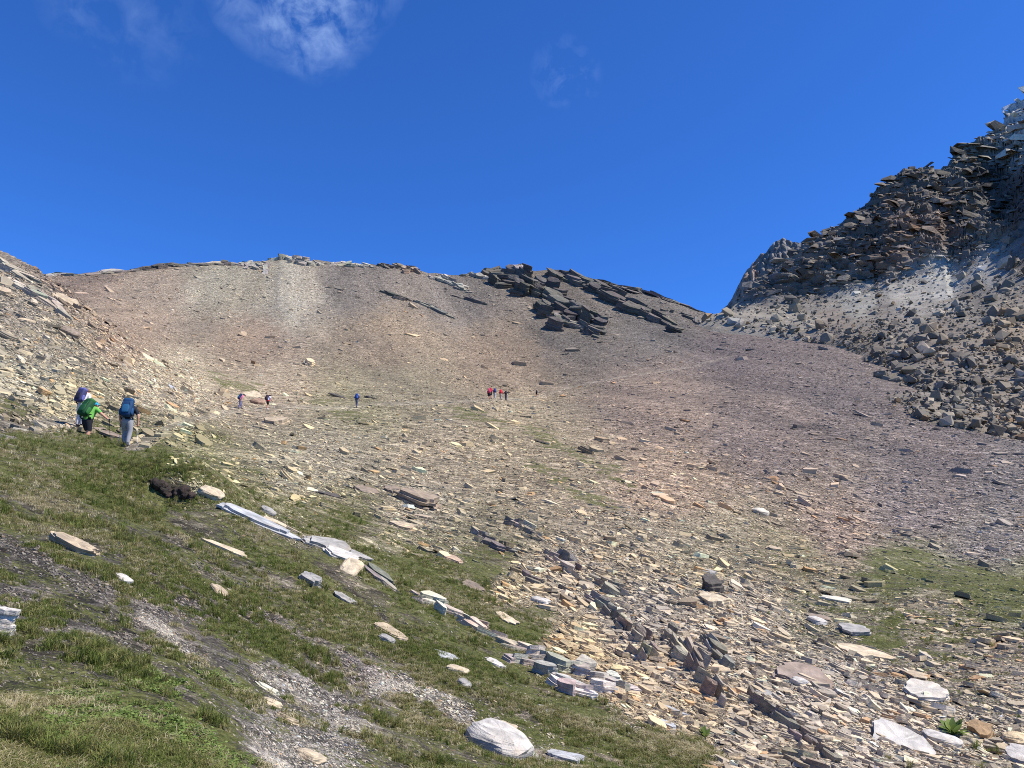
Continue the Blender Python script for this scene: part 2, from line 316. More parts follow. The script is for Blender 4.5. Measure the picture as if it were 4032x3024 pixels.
# ------------------------------------------------------------------ materials
MATS = {}
def new_mat(name):
    m = bpy.data.materials.new(name); m.use_nodes = True; MATS[name] = m
    nt = m.node_tree; b = nt.nodes['Principled BSDF']; b.inputs['Roughness'].default_value = 0.9; b.inputs['Specular IOR Level'].default_value = 0.2
    return m, nt, b
class N:
    """small node-writing helper"""
    def __init__(s, nt): s.nt = nt
    def node(s, t, **kw):
        n = s.nt.nodes.new(t)
        for k, v in kw.items(): setattr(n, k, v)
        return n
    def m(s, op, a, b=None, c=None): return wmath(op, a, b, c, s.nt)
    def link(s, a, b): s.nt.links.new(a, b)
    def noise(s, vec, scale, detail=4, rough=0.5, dist=0.0):
        n = s.node('ShaderNodeTexNoise'); n.inputs['Scale'].default_value = scale; n.inputs['Detail'].default_value = detail; n.inputs['Roughness'].default_value = rough; n.inputs['Distortion'].default_value = dist
        s.link(vec, n.inputs['Vector']); return n.outputs['Fac']
    def vor(s, vec, scale, feature='F1'):
        n = s.node('ShaderNodeTexVoronoi', feature=feature); n.inputs['Scale'].default_value = scale
        s.link(vec, n.inputs['Vector']); return n
    def mix(s, f, a, b, blend='MIX'):
        n = s.node('ShaderNodeMix', data_type='RGBA', blend_type=blend)
        for sock, x in ((n.inputs[0], f), (n.inputs[6], a), (n.inputs[7], b)):
            if isinstance(x, (int, float)): sock.default_value = x
            elif isinstance(x, tuple): sock.default_value = (*x, 1)
            else: s.link(x, sock)
        return n.outputs[2]
    def gray(s, x):
        n = s.node('ShaderNodeCombineColor')
        for i in range(3): s.link(x, n.inputs[i])
        return n.outputs[0]
    def ramp(s, f, stops):
        n = s.node('ShaderNodeValToRGB'); e = n.color_ramp.elements
        while len(e) < len(stops): e.new(0.5)
        for k, (p, c) in enumerate(stops): e[k].position = p; e[k].color = (*c, 1)
        s.link(f, n.inputs[0]); return n.outputs[0]
    def attr(s, name, out='Color'):
        n = s.node('ShaderNodeAttribute'); n.attribute_name = name; return n.outputs[out]
    def bump(s, h, strength, dist, normal=None):
        n = s.node('ShaderNodeBump'); n.inputs['Strength'].default_value = strength; n.inputs['Distance'].default_value = dist
        s.link(h, n.inputs['Height'])
        if normal is not None: s.link(normal, n.inputs['Normal'])
        return n.outputs[0]

# ground
m, nt, b = new_mat('hillside ground'); k = N(nt)
pos = k.node('ShaderNodeTexCoord').outputs['Object']
mr1 = k.node('ShaderNodeMapping'); mr1.inputs['Rotation'].default_value = (0, 0, -FALL); k.link(pos, mr1.inputs['Vector'])
mr2 = k.node('ShaderNodeMapping'); mr2.inputs['Scale'].default_value = (0.36, 1.15, 1.0); k.link(mr1.outputs[0], mr2.inputs['Vector']); dpos = mr2.outputs[0]
n1, n2, n3 = k.noise(dpos, 1.1, 8, 0.62), k.noise(dpos, 7.0, 6, 0.62), k.noise(pos, 38.0, 4, 0.6)
veg = k.attr('veg', 'Fac')
vm = k.m('ADD', veg, k.m('ADD', k.m('MULTIPLY', k.m('SUBTRACT', n1, 0.5), 1.5), k.m('ADD', k.m('MULTIPLY', k.m('SUBTRACT', n2, 0.5), 1.3), k.m('MULTIPLY', k.m('SUBTRACT', n3, 0.5), 0.9))))
mr = k.node('ShaderNodeMapRange', interpolation_type='SMOOTHSTEP'); mr.inputs[1].default_value = 0.46; mr.inputs[2].default_value = 0.72
k.link(vm, mr.inputs[0]); vmask = mr.outputs[0]
mpg = k.node('ShaderNodeMapping'); mpg.inputs['Scale'].default_value = (0.6, 1.0, 1.7); k.link(pos, mpg.inputs['Vector']); spos = mpg.outputs[0]
v1, v2, v3 = k.vor(spos, 15.0), k.vor(spos, 3.6), k.vor(spos, 1.35)
g = k.m('ADD', k.m('MULTIPLY', v1.outputs['Color'], 0.5), 0.0)
sep = lambda vn: k.node('ShaderNodeSeparateColor')
def chan(vn):
    n = k.node('ShaderNodeSeparateColor'); k.link(vn.outputs['Color'], n.inputs[0]); return n.outputs[0]
f1 = k.m('MULTIPLY_ADD', k.m('POWER', chan(v1), 2.0), 0.9, 0.68)
f2 = k.m('MULTIPLY_ADD', k.m('POWER', chan(v2), 2.0), 1.25, 0.60)
f3 = k.m('MULTIPLY_ADD', k.m('POWER', chan(v3), 2.0), 0.7, 0.78)
br = k.m('MULTIPLY', k.m('MULTIPLY', f1, f2), k.m('MULTIPLY', f3, k.m('MULTIPLY_ADD', n2, 0.5, 0.75)))
gravel = k.mix(1.0, k.attr('Col'), k.gray(br), 'MULTIPLY')
hue = k.ramp(k.noise(pos, 2.3, 5, 0.6), [(0.3, (0.93, 0.95, 1.03)), (0.55, (1.0, 1.0, 0.98)), (0.75, (1.06, 0.99, 0.92))])
gravel = k.mix(0.8, gravel, hue, 'MULTIPLY')
green = k.ramp(k.m('ADD', k.m('MULTIPLY', n2, 0.5), k.m('MULTIPLY', k.noise(pos, 14.0, 4, 0.6), 0.5)), [(0.3, (0.05, 0.052, 0.022)), (0.45, (0.1, 0.11, 0.032)), (0.58, (0.165, 0.165, 0.06)), (0.7, (0.27, 0.235, 0.13))])
clod = k.ramp(k.noise(pos, 24.0, 5, 0.7), [(0.36, (0.5, 0.5, 0.5)), (0.5, (0.95, 0.95, 0.95)), (0.66, (1.5, 1.48, 1.42))])
gravel = k.mix(0.8, gravel, clod, 'MULTIPLY'); green = k.mix(0.7, green, clod, 'MULTIPLY')
col = k.mix(vmask, gravel, green)
k.link(col, b.inputs['Base Color'])
hgt = k.m('ADD', k.m('MULTIPLY', v1.outputs['Distance'], -0.35), k.m('ADD', k.m('MULTIPLY', n3, 0.5), k.m('ADD', k.m('MULTIPLY', v2.outputs['Distance'], -1.2), k.m('MULTIPLY', v3.outputs['Distance'], -1.6))))
k.link(k.bump(hgt, 0.9, 0.16, None), b.inputs['Normal'])
b.inputs['Roughness'].default_value = 0.95; b.inputs['Specular IOR Level'].default_value = 0.1

def rock_mat(name, scale=1.0, layer=0.35, contrast=0.5, dist=0.03, streak=(0.25, 0.25, 3.0), fine=0.35):
    m, nt, b = new_mat(name); k = N(nt)
    pos = k.node('ShaderNodeTexCoord').outputs['Object']
    mp = k.node('ShaderNodeMapping'); mp.inputs['Scale'].default_value = streak; k.link(pos, mp.inputs['Vector'])
    a1 = k.noise(pos, 3.0 * scale, 8, 0.65); a2 = k.noise(mp.outputs[0], 5.0 * scale, 6, 0.6, 0.4); a3 = k.noise(pos, 22 * scale, 5, 0.6)
    f = k.m('ADD', k.m('MULTIPLY', a1, contrast), k.m('ADD', k.m('MULTIPLY', a2, layer), k.m('MULTIPLY', a3, fine)))
    f = k.m('ADD', f, 1.0 - 0.5 * (contrast + layer + fine))
    c = k.mix(1.0, k.attr('Col'), k.gray(f), 'MULTIPLY')
    st = k.ramp(k.noise(pos, 1.6 * scale, 5, 0.6), [(0.35, (1, 1, 1)), (0.6, (1.04, 1.0, 0.93)), (0.74, (1.12, 0.92, 0.7))])
    c = k.mix(0.7, c, st, 'MULTIPLY')
    k.link(c, b.inputs['Base Color'])
    h = k.m('ADD', k.m('MULTIPLY', a2, 1.0), k.m('ADD', k.m('MULTIPLY', a1, 0.8), k.m('MULTIPLY', a3, 0.4)))
    k.link(k.bump(h, 0.8, dist), b.inputs['Normal'])
    b.inputs['Roughness'].default_value = 0.82; b.inputs['Specular IOR Level'].default_value = 0.25
    return m
rock_mat('scree stone', 1.0, 0.25, 0.5, 0.03)
rock_mat('near rock', 2.2, 0.7, 0.9, 0.025, (0.35, 0.35, 5.0))
rock_mat('cliff rock', 0.12, 0.5, 0.7, 0.6, (0.5, 0.5, 2.6), 0.8)
def plain(name, c, rough=0.9, spec=0.2, var=0.25, scale=30.0, bump=0.0):
    m, nt, b = new_mat(name); k = N(nt)
    pos = k.node('ShaderNodeTexCoord').outputs['Object']
    n = k.noise(pos, scale, 4, 0.6)
    f = k.m('MULTIPLY_ADD', n, 2 * var, 1 - var)
    k.link(k.mix(1.0, c, k.gray(f), 'MULTIPLY'), b.inputs['Base Color'])
    if bump: k.link(k.bump(n, 0.6, bump), b.inputs['Normal'])
    b.inputs['Roughness'].default_value = rough; b.inputs['Specular IOR Level'].default_value = spec
    return m
def leaf_mat(name, c0, c1):
    m, nt, b = new_mat(name); k = N(nt)
    oi = k.node('ShaderNodeObjectInfo').outputs['Random']
    cc_ = k.mix(oi, c0, c1); k.link(cc_, b.inputs['Base Color']); b.inputs['Roughness'].default_value = 0.6
    tr = k.node('ShaderNodeBsdfTranslucent'); k.link(cc_, tr.inputs['Color']); mx = k.node('ShaderNodeMixShader'); mx.inputs[0].default_value = 0.35
    k.link(b.outputs[0], mx.inputs[1]); k.link(tr.outputs[0], mx.inputs[2]); k.link(mx.outputs[0], nt.nodes['Material Output'].inputs[0])
    b.inputs['Specular IOR Level'].default_value = 0.15
    return m
leaf_mat('grass green', (0.11, 0.14, 0.03), (0.22, 0.25, 0.065))
leaf_mat('grass olive', (0.19, 0.185, 0.06), (0.32, 0.29, 0.11))
leaf_mat('grass straw', (0.42, 0.35, 0.18), (0.6, 0.52, 0.32))
leaf_mat('leaf fresh', (0.12, 0.18, 0.04), (0.26, 0.33, 0.09))

# ------------------------------------------------------------------ mesh helpers
def mesh_np(name, V, F, mat, col=None, floats=None, smooth=False, parent=None):
    """V (n,3), F list of (m,3) or (m,4) arrays"""
    me = bpy.data.meshes.new(name)
    Fs = F if isinstance(F, list) else [F]
    loops = np.concatenate([f.ravel() for f in Fs]).astype(np.int32)
    tot = np.concatenate([np.full(len(f), f.shape[1], np.int32) for f in Fs])
    start = np.concatenate([[0], np.cumsum(tot)[:-1]]).astype(np.int32)
    me.vertices.add(len(V)); me.vertices.foreach_set('co', np.asarray(V, np.float32).ravel())
    me.loops.add(len(loops)); me.loops.foreach_set('vertex_index', loops)
    me.polygons.add(len(tot)); me.polygons.foreach_set('loop_start', start)
    try: me.polygons.foreach_set('loop_total', tot)
    except Exception: pass
    me.update(calc_edges=True)
    me.polygons.foreach_set('use_smooth', np.full(len(tot), smooth))
    if col is not None:
        a = me.color_attributes.new('Col', 'FLOAT_COLOR', 'POINT')
        c = np.ones((len(V), 4), np.float32); c[:, :3] = col; a.data.foreach_set('color', c.ravel())
    for nm, arr in (floats or {}).items():
        a = me.attributes.new(nm, 'FLOAT', 'POINT'); a.data.foreach_set('value', np.asarray(arr, np.float32))
    if mat: me.materials.append(MATS[mat] if isinstance(mat, str) else mat)
    o = bpy.data.objects.new(name, me); COL.objects.link(o)
    if parent is not None: o.parent = parent
    return o
def tag(o, label=None, cat=None, group=None, kind=None):
    if label: o['label'] = label
    if cat: o['category'] = cat
    if group: o['group'] = group
    if kind: o['kind'] = kind
    return o
def grid_faces(na, nr):
    i = np.arange(na - 1)[:, None] * nr + np.arange(nr - 1)[None]
    i = i.ravel(); return np.c_[i, i + nr, i + nr + 1, i + 1][:, ::-1]

# ------------------------------------------------------------------ hillside mesh
gx, gy, gz = gX.ravel(), gY.ravel(), Z.ravel()
gcol, gveg = zone(gx, gy, gz)
ground = mesh_np('hillside', np.c_[gx, gy, gz], grid_faces(NA, NR), 'hillside ground', gcol, {'veg': gveg}, smooth=True)
tag(ground, kind='structure', label='scree and turf hillside rising to the ridge')

# ------------------------------------------------------------------ stone shapes
def hull_proto(seed, n=10, flat=0.35, drop_bottom=True, boxy=0.5):
    r_ = np.random.default_rng(seed)
    P = r_.normal(size=(n, 3)); P /= np.linalg.norm(P, axis=1, keepdims=True)
    P = np.sign(P) * np.abs(P) ** boxy; P *= r_.uniform(0.8, 1.1, (n, 1))
    P *= 0.5 / np.abs(P).max(0); P[:, 2] *= flat; P[:, 1] *= 0.72
    bm = bmesh.new()
    for p in P: bm.verts.new(p)
    res = bmesh.ops.convex_hull(bm, input=bm.verts[:])
    bmesh.ops.delete(bm, geom=[v for v in bm.verts if not v.link_faces], context='VERTS')
    bmesh.ops.triangulate(bm, faces=bm.faces[:]); bm.normal_update()
    if drop_bottom:
        bmesh.ops.delete(bm, geom=[f for f in bm.faces if f.normal.z < -0.75], context='FACES')
    bm.verts.index_update()
    V = np.array([v.co[:] for v in bm.verts]); F = np.array([[v.index for v in f.verts] for f in bm.faces]); bm.free()
    return V, F
def frames(n, yaw_ref, yaw):
    """rotation matrices whose z is n and whose x follows yaw_ref turned by yaw"""
    n = n / np.linalg.norm(n, axis=-1, keepdims=True)
    x = yaw_ref - n * (yaw_ref * n).sum(-1, keepdims=True); x /= np.linalg.norm(x, axis=-1, keepdims=True)
    y = np.cross(n, x)
    c, s = np.cos(yaw)[:, None], np.sin(yaw)[:, None]
    x2 = x * c + y * s; y2 = np.cross(n, x2)
    return np.stack([x2, y2, n], -1)
def merge_stones(name, protos, P, M, S, C, mat, parent=None):
    Vs, Fs, Cs, off = [], [], [], 0
    pid = rng.integers(0, len(protos), len(P))
    for q, (V, F) in enumerate(protos):
        w = np.where(pid == q)[0]
        if not len(w): continue
        X = V[None] * S[w][:, None, :]
        X = np.einsum('nij,nkj->nki', M[w], X) + P[w][:, None]
        Vs.append(X.reshape(-1, 3)); Fs.append((F[None] + (off + np.arange(len(w)) * len(V))[:, None, None]).reshape(-1, 3))
        shade = rng.uniform(0.9, 1.1, (len(w), len(V), 1))
        Cs.append((C[w][:, None] * shade).reshape(-1, 3)); off += len(w) * len(V)
    return mesh_np(name, np.concatenate(Vs), np.concatenate(Fs), mat, np.concatenate(Cs), parent=parent)
def prism_proto(seed, nc=5, flat=0.2, wid=0.68):
    r_ = np.random.default_rng(seed)
    a = np.sort((np.arange(nc) + r_.uniform(-0.38, 0.38, nc)) / nc * 2 * math.pi)
    rad = r_.uniform(0.72, 1.08, nc)
    B = np.c_[0.5 * rad * np.cos(a), 0.5 * wid * rad * np.sin(a)]
    Tp = B * r_.uniform(0.72, 1.0, (nc, 1)) + r_.normal(0, 0.05, 2)
    zt = flat * (0.5 + 0.35 * r_.normal(0, 0.5, nc).clip(-1, 1) * 0.6 + 0.3 * B[:, 0] * r_.normal())
    V = np.concatenate([np.c_[B, np.full(nc, -flat * 0.6)], np.c_[Tp, zt]])
    F = []
    for i in range(nc):
        j = (i + 1) % nc; F += [[i, j, nc + j], [i, nc + j, nc + i]]
    for i in range(1, nc - 1): F.append([nc, nc + i, nc + i + 1])
    return V, np.array(F)
SLABS = [prism_proto(s, 4 + s % 3, 0.17 + 0.02 * (s % 5), 0.55 + 0.05 * (s % 4)) for s in range(22)]
BLOCKS = [hull_proto(100 + s, 10, 0.75, True, 0.6) for s in range(14)]
def layered(seed, L=1.0, W=0.6, H=0.2, nl=3, nc=13, point=0.3, rough=0.16):
    """a split slab: stacked layers with broken outlines and steps between them"""
    r_ = np.random.default_rng(seed)
    ncorn = int(r_.integers(5, 8)) if nc < 16 else int(r_.integers(6, 10))
    ac = (np.arange(ncorn) + r_.uniform(-0.36, 0.36, ncorn)) / ncorn * 2 * math.pi
    e = 0.6
    cor = np.c_[np.sign(np.cos(ac)) * np.abs(np.cos(ac)) ** e, np.sign(np.sin(ac)) * np.abs(np.sin(ac)) ** (e + 0.15)] * r_.uniform(0.86, 1.08, (ncorn, 1))
    tq = np.arange(nc) / nc * ncorn; i0_ = tq.astype(int) % ncorn; fq = (tq - np.floor(tq))[:, None]
    base = cor[i0_] * (1 - fq) + cor[(i0_ + 1) % ncorn] * fq
    base[:, 1] *= 1 - point * np.clip(base[:, 0], -1, 1) * (1 if r_.random() < 0.5 else -1) * 0.8
    rn = r_.normal(0, 1, nc); rn = 0.5 * rn + 0.25 * np.roll(rn, 1) + 0.25 * np.roll(rn, -1); rn = 0.7 * rn + 0.3 * np.roll(rn, 1)
    base *= (1 + rough * 0.45 * rn + r_.normal(0, rough * 0.28, nc))[:, None]
    hs = np.concatenate([[0], np.cumsum(r_.uniform(0.6, 1.4, nl))]); hs /= hs[-1]
    V, F, off = [], [], None
    tilt = r_.normal(0, 0.10, 2)
    rings = []
    for k in range(nl):
        sc_ = r_.uniform(0.86, 1.05) * (1 - 0.10 * k / nl); sh = r_.normal(0, 0.05, 2)
        jit = 1 + r_.normal(0, 0.05, (nc, 1))
        for h in (hs[k], hs[k + 1] - 0.02):
            ring = base * sc_ * jit * (1 + r_.normal(0, 0.015, (nc, 1))) + sh
            z = h - 0.5 + ring @ tilt * h + r_.normal(0, 0.012, nc)
            rings.append(np.c_[ring[:, 0] * L / 2, ring[:, 1] * W / 2, z * H])
    inner = rings[-1].copy(); cen = inner.mean(0); inner = cen + (inner - cen) * 0.5; inner[:, 2] += (r_.normal(0.02, 0.012, nc)) * H
    rings.append(inner)
    V = np.concatenate(rings + [inner.mean(0)[None]])
    for q in range(len(rings) - 1):
        for i in range(nc):
            j = (i + 1) % nc; a0, b0 = q * nc, (q + 1) * nc
            F += [[a0 + i, a0 + j, b0 + j], [a0 + i, b0 + j, b0 + i]]
    t0 = (len(rings) - 1) * nc
    for i in range(nc): F.append([t0 + i, t0 + (i + 1) % nc, len(V) - 1])
    for i in range(1, nc - 1): F.append([0, i + 1, i])
    return V, np.array(F)
FINE_SLABS = [layered(300 + s, 1.0, 0.55 + 0.05 * (s % 5), 0.22, 1 + s % 3, 9, 0.3) for s in range(18)]
FINE_BLOCKS = [hull_proto(400 + s, 18, 0.8, False, 0.5) for s in range(16)]
PALETTE = np.array([[1.0, 1.0, 0.98], [1.22, 1.18, 1.08], [1.48, 1.4, 1.26], [0.85, 0.86, 0.88], [0.62, 0.6, 0.58], [1.1, 0.85, 0.62], [1.65, 1.62, 1.6], [1.5, 1.6, 1.75]])
PALW = np.array([.25, .24, .16, .15, .1, .045, .04, .015])
PALN = ['tan', 'light tan', 'cream', 'grey', 'dark', 'rust-brown', 'whitish', 'bluish white']

def stone_field(n, seed):
    r_ = np.random.default_rng(seed)
    u = r_.uniform(-260, 4290, n); v = 1040 + (3200 - 1040) * r_.random(n)
    P = np.empty((n, 3)); ok = np.empty(n, bool)
    for i in range(0, n, 6000): P[i:i + 6000], ok[i:i + 6000] = hit(u[i:i + 6000], v[i:i + 6000])
    ok &= ~((u > 2860) & (v < np.interp(u, [2850, 3050, 3300, 3420, 3480, 3600, 3800, 4032, 4600], [1250, 1300, 1345, 1400, 1555, 1620, 1680, 1725, 1850]) - 8))
    r = np.linalg.norm(P, axis=1)
    ok &= r < 430
    P, u, v, r = P[ok], u[ok], v[ok], r[ok]
    col, veg = zone(P[:, 0], P[:, 1], P[:, 2])
    keep = r_.random(len(P)) < np.clip(1.08 - 1.25 * veg, 0.05, 1) * np.where((r < 22) & (veg > 0.5), 0.35, 1.0)
    keep &= r > 4.5
    for pl in PATHS: keep &= (polydist(u, v, pl) > 0.3 * FPX / np.maximum(r, 10) * 0.45) | (v > 1775)
    return P[keep], u[keep], v[keep], r[keep], col[keep], veg[keep], r_
P, u, v, r, col, veg, r_ = stone_field(400000, 11)
n = len(P)
smin = np.interp(r, [6, 20, 60, 140, 260, 400], [1.75, 1.5, 1.15, 0.95, 0.85, 0.8])
smin = np.where((u < 800) & (v < 1760) & (r > 30) & (r < 125), smin * 1.55, smin)
smin = np.where((u > 1400) & (r < 26) & (veg < 0.4), smin * 1.2, smin)
BANK_V, BANK_U = [1700, 1760, 1900, 2000, 2200, 2400, 2600, 2800, 3024], [250, 520, 850, 1180, 1600, 1930, 2200, 2450, 2760]
bank = (u < np.interp(v, BANK_V, BANK_U)) & (v > 1700)
smin = np.where(bank, np.interp(r, [5, 25], [1.5, 1.1]), smin)
alpha = np.interp(r, [10, 40, 90, 200], [2.0, 2.35, 2.7, 3.2])
spx = np.minimum(smin * r_.random(n) ** (-1 / alpha), 16)
spx = np.where(bank, np.minimum(spx, 4.5), spx)
size = spx * 3.94 * r / FPX
pick = r_.choice(len(PALETTE), n, p=PALW)
c = np.clip(col * PALETTE[pick] * r_.lognormal(0.05, 0.16, (n, 1)), 0.02, 0.72)
c = np.where(bank[:, None], np.clip(c * 1.5, 0, 0.55), np.clip(c * np.interp(r, [30, 90], [1.28, 1.22])[:, None] * np.array([1.03, 1.0, 0.93]), 0, 0.66))
nn = ground_n(P[:, 0], P[:, 1]) + np.array([0.12, 0.04, 0.0]) + r_.normal(0, 0.16, (n, 3))
M = frames(nn, np.tile([1.0, -0.25, 0.0], (n, 1)), r_.normal(0, 0.5, n))
S = np.c_[size * 1.15, size * r_.uniform(0.7, 1.3, n), size * r_.uniform(0.4, 1.3, n)]
P = P + M[:, :, 2] * (S[:, 2] * 0.06)[:, None]
order = np.argsort(-spx)
# the biggest loose stones are things of their own, the rest is one mass
vis = (u > 10) & (u < 4022) & (v < 3010)
big = [i for i in order if vis[i] and not bank[i]][:235]
isbig = np.zeros(n, bool); isbig[big] = True
lim = np.where(~isbig)[0]
scree = ('defer', P[lim], M[lim], S[lim], c[lim])
def proto_mesh(name, V, F):
    me = bpy.data.meshes.new(name); me.from_pydata(V.tolist(), [], F.tolist()); me.update(); return me
ZN = [(lambda u, v, r: r > 210, 'on scree below the ridge'), (lambda u, v, r: u < 900 and v < 1500, 'on the upper left shoulder'), (lambda u, v, r: u < 900 and v < 1800, 'around the nearest hikers'), (lambda u, v, r: v < 1650 and u < 2000, 'on the scree along the path'), (lambda u, v, r: v < 1720, 'on dark right-hand scree'),
      (lambda u, v, r: u > 3500 and v > 2600, 'in the bottom right rubble'), (lambda u, v, r: u > 2600 and v > 2600, 'around the reddish-brown slab'), (lambda u, v, r: u > 3400 and v > 2300, 'among the moss patches at right'), (lambda u, v, r: u > 2600 and v > 2260, 'around the dark upright block'), (lambda u, v, r: u > 2600, 'above the green hollow at right'), (lambda u, v, r: v < 2050, 'around the big tilted slab'), (lambda u, v, r: v < 2350, 'above the rock ribs'), (lambda u, v, r: True, 'between turf and fin-like ribs')]
MANY = []
STONE_ME = {}
for i in big:
    p = int(r_.integers(len(FINE_SLABS))); key = (p, int(pick[i]))
    zn = next(t for f, t in ZN if f(u[i], v[i], r[i]))
    cq = tuple(c[i])
    V, F = FINE_SLABS[p]
    o = mesh_np('loose_stone', V * S[i], F, 'scree stone', np.tile(c[i], (len(V), 1)))
    o.matrix_world = Matrix.Translation(P[i] + M[i][:, 2] * S[i][2] * 0.05) @ Matrix(M[i].tolist()).to_4x4()
    asp = S[i][1] / S[i][0]; szw = 'narrow' if asp < 0.75 else ('broad' if asp > 0.98 else 'oblong')
    thk = 'thick' if S[i][2] / S[i][0] > 0.8 else 'thin'
    MANY.append((o, f'{szw} {thk} {PALN[pick[i]]} stone {zn}', 'stone', f'loose stones {zn}', u[i]))

# ------------------------------------------------------------------ the right-hand mountain and the far spur
TOE = [(2790, 1246), (2850, 1254), (3050, 1302), (3300, 1342), (3420, 1402), (3475, 1470), (3500, 1565), (3600, 1620), (3800, 1680), (4032, 1725), (4600, 1850)]
RP = {2850: [(1246, 402)], 3000: [(1235, 375), (1150, 405), (1085, 425)], 3170: [(1240, 365), (1190, 390), (1080, 415), (968, 440)], 3300: [(1260, 335), (1190, 378), (1020, 420), (880, 448)],
      3400: [(1290, 300), (1180, 372), (1000, 425), (828, 455)], 3560: [(1450, 230), (1300, 290), (1150, 375), (900, 430), (690, 462)], 3700: [(1500, 212), (1300, 285), (1110, 378), (900, 425), (668, 468)],
      3860: [(1500, 210), (1250, 295), (1070, 375), (900, 440), (700, 480), (560, 490)], 4032: [(1600, 185), (1400, 235), (1200, 300), (960, 375), (800, 430), (600, 480), (398, 512)], 4250: [(1500, 205), (1200, 290), (950, 350), (700, 385), (450, 440), (230, 520)], 4600: [(1500, 215), (1200, 290), (900, 345), (500, 420), (120, 520)]}
mu, mv, mrr = [], [], []
tp, _ = hit([p[0] for p in TOE], [p[1] + 6 for p in TOE])
tp = tp * np.minimum(1.0, 375.0 / np.hypot(tp[:, 0], tp[:, 1]))[:, None]
for (a, b_), p in zip(TOE, tp):
    rh = math.hypot(p[0], p[1]) * np.interp(a, [2800, 2900, 3050, 3300, 3420, 3500], [0.98, 0.93, 0.88, 0.9, 0.95, 1.0]); mu.append(a); mv.append(b_ - 2); mrr.append(rh); mu.append(a); mv.append(b_ + 130); mrr.append(rh * 0.92)
for a, l in RP.items():
    for b_, r0 in l: mu.append(a); mv.append(b_); mrr.append(r0)
ma, mT = azT(mu, mv); mrr = np.array(mrr, float)
tm = TPS(np.c_[ma * AZS, np.log(mrr) * 2.0], mT, 1e-4)
MCREST = [(2740, 1262, 404), (2850, 1246, 402), (2900, 1195, 412), (2960, 1120, 420), (3000, 1085, 425), (3080, 1040, 432), (3130, 1010, 436), (3170, 965, 440), (3220, 938, 443), (3300, 895, 448), (3370, 850, 452), (3420, 800, 456), (3460, 745, 458), (3520, 712, 460), (3560, 690, 462), (3620, 668, 465), (3675, 662, 468), (3700, 692, 470), (3725, 668, 474), (3760, 620, 480), (3790, 592, 484), (3840, 572, 488), (3900, 545, 494), (3935, 505, 500), (3955, 470, 504), (3970, 432, 508), (3990, 412, 510), (4032, 396, 512), (4150, 300, 518), (4300, 180, 520), (4600, 60, 525)]
mca, mcT = azT([p[0] for p in MCREST], [p[1] for p in MCREST]); mcr = np.array([p[2] for p in MCREST], float)
toe_az, _ = azT([p[0] for p in TOE], [p[1] for p in TOE]); toe_r = np.hypot(tp[:, 0], tp[:, 1]) * np.interp([p[0] for p in TOE], [2800, 2900, 3050, 3300, 3420, 3500], [0.98, 0.93, 0.88, 0.9, 0.95, 1.0])
na, ns = 440, 400
A = np.linspace(mca[0], mca[-1], na); s = np.linspace(0, 1.12, ns)
r0 = np.interp(A, toe_az, toe_r) * 0.92; r1 = np.interp(A, mca, mcr); cT = np.interp(A, mca, mcT)
gs = np.minimum(s, 1.0)[None]
lr_ = np.log(r0)[:, None] * (1 - gs) + np.log(r1)[:, None] * gs
Tm = tm(np.c_[np.repeat(A, ns) * AZS, lr_.ravel() * 2.0]).reshape(na, ns)
Tm += (cT - Tm[:, np.argmin(np.abs(s - 1.0))])[:, None] * sstep(0.7, 1.0, np.tile(gs, (na, 1)))
rm = np.exp(lr_); zm = rm * Tm
over = np.maximum(s - 1.0, 0)[None] * 320
rm = rm + over; zm = zm - over * 0.9
xm, ym = rm * np.sin(A)[:, None], rm * np.cos(A)[:, None]
um, vm_ = proj(xm, ym, zm)
base_v = np.interp(um, [2850, 3350, 3700, 3900, 4032, 4600], [1250, 1195, 1105, 1040, 960, 800])
cliff = sstep(20, 110, base_v - vm_)
# broken strata: ledges dipping gently, plus blocks and gullies, pushed out from the face
q = zm * 0.9 + xm * 0.32 + 5.0 * fbm(xm / 30, ym / 30, zm / 30, 3, 3)
led = np.zeros_like(xm)
for per, amp in ((15.0, 4.5), (6.2, 3.0), (2.9, 1.7)):
    t = q / per + 0.5 * fbm(xm / per / 2.5, ym / per / 2.5, zm / per / 2.5, 2, 9)
    fr = t - np.floor(t); k_ = _h(np.floor(t).astype(np.int64), np.floor(xm / per / 2.2 + vnoise(ym / per, zm / per)).astype(np.int64), 0, 21)
    led += amp * (np.clip(fr * 1.5, 0, 1) - 0.5 + (k_ - 0.5) * 0.7)
rough = 9.0 * fbm(xm / 38, ym / 38, zm / 38, 3, 41) + 4.5 * np.abs(fbm(xm / 13, ym / 13, zm / 13, 3, 43)) * 2
push = cliff * (led + rough) + (1 - cliff) * (1.4 * fbm(xm / 22, ym / 22, octv=3, s=45))
fade = sstep(0.0, 0.06, np.tile(gs, (na, 1)))
push *= fade
near_crest = 1 - 0.55 * sstep(0.9, 1.0, np.tile(gs, (na, 1)))
xm2 = xm - np.sin(A)[:, None] * push * 0.85 * near_crest; ym2 = ym - np.cos(A)[:, None] * push * 0.85 * near_crest; zm2 = zm + push * 0.32 * near_crest
